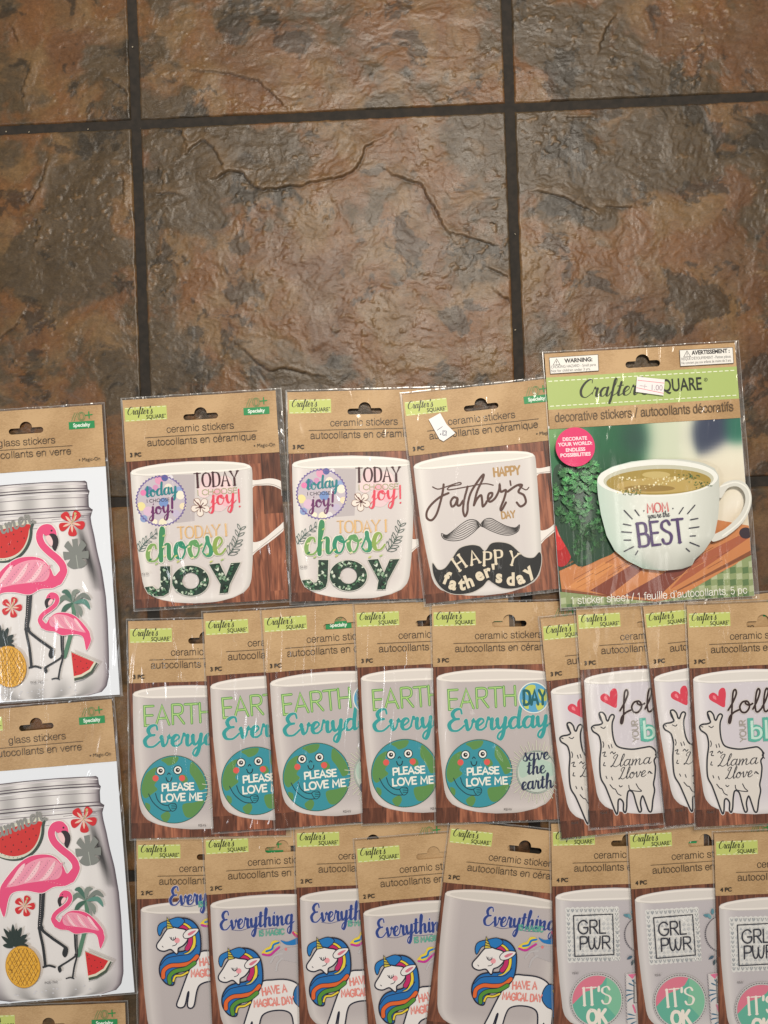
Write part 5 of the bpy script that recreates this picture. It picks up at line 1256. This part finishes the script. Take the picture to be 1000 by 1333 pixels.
    for i in range(60):
        x = rnd.uniform(110, 820); y = 1080 - (x-110)*.05 - rnd.uniform(0, 150); L_ = rnd.uniform(30, 90)
        q = cut([(x, y), (x+L_, y-L_*.55)]); a.line(q, .5, rnd.choice([(176, 108, 62), (214, 150, 96), (120, 66, 44)]), smooth=False) if hypot(q[1][0]-q[0][0], q[1][1]-q[0][1]) > 3 else None
    a.poly(cut(ell(890, 838, 28, 24, 20)), (52, 40, 50))
    tm = cut(ell(95, 890, 52, 92, 30)); a.poly(tm, (176, 22, 26)); a.poly(cut(ell(88, 860, 34, 52, 20)), (206, 40, 40)); a.poly(cut(ell(92, 838, 12, 18, 12)), (232, 110, 100))
    pk.done(a, 'board_picture')
    a = pk.art(loc=True); a.poly(cut(cat([(70, 560), (130, 540), (190, 545), (250, 560), (300, 620), (300, 720), (300, 830), (330, 910), (260, 950), (170, 980), (120, 900), (80, 820), (66, 700)], 5, True)), (28, 66, 44))
    sprigs = []
    while len(sprigs) < 230:
        x, y = rnd.uniform(66, 320), rnd.uniform(538, 965)
        if ((x-185)/132)**2 + ((y-745)/215)**2 < 1 and hypot((x-90)/62, (y-890)/100) > 1.05: sprigs.append((x, y))
    sprigs.sort(key=lambda p: -p[1] + rnd.uniform(-60, 60))
    for x, y in sprigs:
        up = max(0, 1 - (y-540)/300); br = rnd.uniform(.6, 1.05)*(.72 + .5*up); q0 = rnd.uniform(-2.6, -.5)
        c = (int(52*br), int(132*br), int(72*br)); hi = (int(92*br), int(172*br), int(96*br)); R_ = rnd.uniform(13, 22)
        lf = []
        for m_ in range(15):
            t = q0 - 1.5 + 3.0*m_/14; rr = R_*(1 if m_ % 2 else .62); lf.append((x+rr*cos(t), y+rr*sin(t)))
        a.poly(cut([(x, y)] + lf), c)
        for m_ in (3, 7, 11): a.line(cut([(x, y), ((x+lf[m_][0])/2, (y+lf[m_][1])/2), lf[m_]]), .8, hi, smooth=False)
    pk.done(a, 'parsley_picture')
    # bowl mug
    a = pk.art()
    hnd = [(762, 660), (790, 625), (840, 612), (880, 625), (905, 670), (902, 725), (870, 790), (800, 850), (740, 875), (735, 850), (790, 820), (850, 765), (878, 710), (874, 665), (845, 640), (805, 648), (775, 690)]
    a.sp(hnd, (214, 214, 206)); a.line(cat([(775, 640), (840, 622), (890, 650), (898, 710), (860, 785), (780, 850)], 5), 6, (236, 236, 228), smooth=False)
    Lc = [(500, 523), (400, 532), (310, 556), (262, 584), (246, 618), (250, 680), (262, 760), (285, 850), (320, 915), (370, 955), (410, 975), (440, 990), (520, 998)]
    Rc = [(501, 523), (620, 524), (700, 538), (750, 562), (768, 595), (770, 680), (762, 770), (745, 850), (700, 915), (660, 950), (648, 975), (600, 992), (521, 998)]
    def bf(u, v, x, y):
        c = [226, 230, 222]; t = max(0, .32-u)/.32; c = [c[0]-34*t, c[1]-18*t, c[2]-22*t]; t = max(0, u-.7)/.3; c = [q-30*t for q in c]; t = max(0, v-.72)/.28; c = [q-46*t for q in c]; return c
    a.grid(Lc, Rc, 50, 26, bf)
    a.poly(ell(506, 606, 258, 78, 50, rot=-1.5), (236, 238, 232)); a.poly(ell(510, 612, 236, 64, 50, rot=-1.5), (196, 196, 176)); a.poly(ell(510, 620, 224, 55, 50, rot=-1.5), (164, 140, 66)); a.poly(ell(520, 634, 190, 34, 40, rot=-1.5), (186, 160, 92)); a.poly(ell(500, 590, 60, 14, 24), (196, 176, 112)); a.poly(ell(470, 648, 110, 14, 24), (150, 122, 60))
    for _ in range(70):
        x = rnd.uniform(330, 620); y = 668 - (x-330)*.22 + rnd.uniform(-9, 9) if rnd.random() < .5 else rnd.uniform(600, 618); a.circ(x, y, rnd.uniform(2, 5), rnd.choice([(226, 214, 160), (206, 190, 130), (240, 232, 196)]), n=7)
    for cx, cy in ((400, 668), (650, 598), (690, 632)):
        for _ in range(26): x, y, q = cx+rnd.gauss(0, 22), cy+rnd.gauss(0, 7), rnd.uniform(0, 6); a.poly([(x, y), (x+9*cos(q), y+6*sin(q)), (x+7*cos(q+1), y+5*sin(q+1))], rnd.choice([(60, 96, 50), (96, 124, 66), (44, 76, 44)]))
    st0 = pk.done(a, 'bowl_picture')
    a = pk.art(); nv = (52, 52, 66)
    for q in ([(360, 742), (394, 778)], [(406, 740), (424, 764)], [(356, 800), (388, 806)], [(348, 833), (390, 836)], [(358, 868), (386, 868)], [(358, 916), (398, 896)], [(406, 930), (416, 914)], [(612, 730), (594, 756)], [(662, 720), (630, 756)], [(674, 776), (642, 782)], [(678, 812), (636, 818)], [(662, 850), (640, 851)], [(678, 894), (638, 878)], [(636, 916), (622, 904)]): a.line(q, 5, nv, smooth=False)
    a.circ(444, 744, 3, nv, n=8); a.circ(568, 734, 3, nv, n=8)
    a.strokes(CAP, 'MOM', 458, 752, 38, (216, 112, 112), w=.16, contrast=-.4, width=96, ang=1); a.strokes(SCR, "you're the", 462, 776, 13, nv, w=.2, width=92, ang=2)
    a.strokes(CAP, 'BEST', 420, 896, 98, (84, 66, 110), w=.13, contrast=-.25, width=206, serif=.09, ang=2.5, track=.03); pk.done(a, 'best_lettering')
    a = pk.art(); a.circ(154, 472, 84, (222, 44, 108), n=44); st = pk.done(a, 'pink_roundel')
    a = pk.art(); w_ = (246, 226, 232)
    for t, x, y, wd in (('DECORATE', 100, 447, 105), ('YOUR WORLD:', 82, 470, 145), ('ENDLESS', 113, 493, 84), ('POSSIBILITIES', 90, 516, 130)): a.text(t, x, y, 14.5, w_, width=wd, bold=.03, ang=0)
    pk.done(a, 'lettering', parent=st)
    a = pk.art(); a.strokes(SANS, "1 sticker sheet / 1 feuille d'autocollants, 5 pc", 130, 1138, 23, (232, 230, 222), w=.13, width=750, ang=0); pk.done(a, 'contents_text')
    ring(pk, W, H, l=.5, r=6, t=1.0, b=3.5); return pk

# ---------------------------------------------------------------- laying them out
ORDER = []
def place(root, tx, ty, th, a, b, z0, label, group, W=199, H=275):
    lift = z0 + (a + b) / 2 + .006; k = 1 - lift / 6.0      # a raised pack lies a little nearer the picture's middle than it looks
    tx, ty = 500 + (tx - 500) * k, 666.5 + (ty - 666.5) * k
    root.location = P(tx, ty, z0 + a)
    root.rotation_euler = (Matrix.Rotation(rad(th), 3, 'Z') @ Matrix.Rotation(atan(a/(W*S)), 3, 'Y') @ Matrix.Rotation(-atan(b/(H*S)), 3, 'X')).to_euler()
    root['label'] = label; root['category'] = 'sticker pack'
    if group: root['group'] = group
    ORDER.append((root, tx, ty, th, a, b, z0, W, H))
    return root
def dup(src, shift=None):
    r = src.root.copy(); COL.objects.link(r)
    for k in src.root.children:
        c = k.copy(); COL.objects.link(c); c.parent = r
        if shift and k in src.slide:
            dx, dy = shift[1] if (k is src.ev and len(shift) > 1) else shift[0]
            c.location = (dx*S, -dy*S, .0045 if dy < -20 else 0)
        for g in k.children:
            d = g.copy(); COL.objects.link(d); d.parent = c
    return r

Z0 = 0.012
joy = design_joy(); fat = design_father(); ear = design_earth(); lla = design_llama(); uni = design_unicorn(); grl = design_grl(); jar = design_jar(); mom = design_mom()
GJ, GE, GL, GU, GG, GR = ('flamingo jar sticker packs on the left', 'joy mug sticker packs', 'globe mug sticker packs in the middle row', 'llama mug sticker packs in the middle row', 'unicorn mug sticker packs in the front row', 'girl power sticker packs in the front row')
# row 3
A3, B3 = .038, .012
place(dup(uni, [(14, -46), (26, -38)]), 178.2, 1089, .7, .018, 0, Z0, 'unicorn mug sticker pack whose word Everything overlaps its kraft header', GU)
place(uni.root, 265.8, 1082.7, 2.6, A3, B3, Z0, 'unicorn mug sticker pack with a green plus showing through its hang hole', GU)
place(dup(uni, [(0, -5), (1.5, -1)]), 384.5, 1073.2, 1.3, A3, B3, Z0, 'unicorn mug sticker pack third from left, between two with blank or green-marked hang holes', GU)
place(dup(uni, [(2, 0), (3, 0)]), 462.2, 1093.5, 4.0, A3, B3, Z0, 'unicorn mug sticker pack with a kraft-filled hang hole beside the clockwise tilted pack', GU)
place(dup(uni, [(39, -6), (42, 3)]), 586.3, 1066.8, -6.8, A3, B3, Z0, 'unicorn mug sticker pack tilted clockwise with its whole hang hole showing dark floor', GU)
place(grl.root, 717, 1071.6, .8, A3, B3, Z0, 'girl power mug sticker pack with its top tucked under a llama pack', GR)
place(dup(grl), 816.4, 1075.5, 3.0, A3, B3, Z0, 'girl power mug sticker pack with green showing through its hang hole', GR)
place(dup(grl), 928.6, 1084, 1.3, A3, B3, Z0, 'girl power mug sticker pack cut by the right edge of the picture', GR)
# row 2
A2 = .045; B2 = .05
place(dup(ear), 165.7, 809.2, 1.4, 0, B2, Z0, 'globe mug sticker pack leftmost and lowest lying of the globe packs', GE)
place(dup(ear), 264.8, 798.5, 3.0, A2, B2, Z0, 'globe mug sticker pack showing half its smiling globe and no hang hole', GE)
place(dup(ear), 340.9, 794.6, 3.9, A2, B2, Z0, 'globe mug sticker pack with a green flash showing through its hang hole', GE)
place(dup(ear), 461.8, 787.6, 2.2, A2, B2, Z0, 'globe mug sticker pack partly under the uncovered globe pack on its right', GE)
place(ear.root, 562, 786.8, 1.1, A2, B2, Z0, 'globe mug sticker pack fully uncovered, showing the blue day globe and save the earth', GE)
place(dup(lla), 703.6, 805.4, 5.2, A2, .05, Z0, 'llama mug sticker pack lying lowest, next to the save the earth lettering', GL)
place(lla.root, 749.5, 790.4, 3.3, A2+.014, .05, Z0, 'llama mug sticker pack showing the whole llama beside a covered pack', GL)
place(dup(lla), 836.5, 788.6, 5.4, A2+.022, .05, Z0, 'llama mug sticker pack showing only a narrow strip with half a llama and heart', GL)
place(dup(lla), 893, 788, 1.8, A2+.03, .05, Z0, 'llama mug sticker pack uppermost, cut by the right edge of the picture', GL)
# row 1
place(joy.root, 159.6, 521, 3.6, 0, .0, Z0, 'joy mug sticker pack with its whole white mug handle and the green flash in view', GG)
place(dup(joy), 373.5, 509.8, 1.4, 0, .06, Z0, 'joy mug sticker pack with its right side under the moustache pack', GG)
place(fat.root, 523.5, 513.3, 6.4, .022, .065, Z0, 'moustache mug sticker pack with a torn white price label on its header', None)
place(mom.root, 707.5, 458, 3.5, .02, .075, Z0, 'large sticker pack picturing a white bowl mug of soup on a wooden board', None, W=253, H=330)
# jars
place(dup(jar), -37.5, 1312.5, 2.0, 0, 0, Z0, 'flamingo jar sticker pack of which only the kraft header shows at the bottom edge', GJ, H=376)
place(jar.root, -57.2, 928.8, 5.0, 0, .06, Z0, 'flamingo jar sticker pack with the whole pineapple in view, lower on the left', GJ, H=376)
place(dup(jar), -69, 539.8, 3.8, 0, .03, Z0, 'flamingo jar sticker pack at the upper left, above the lower jar pack', GJ, H=376)
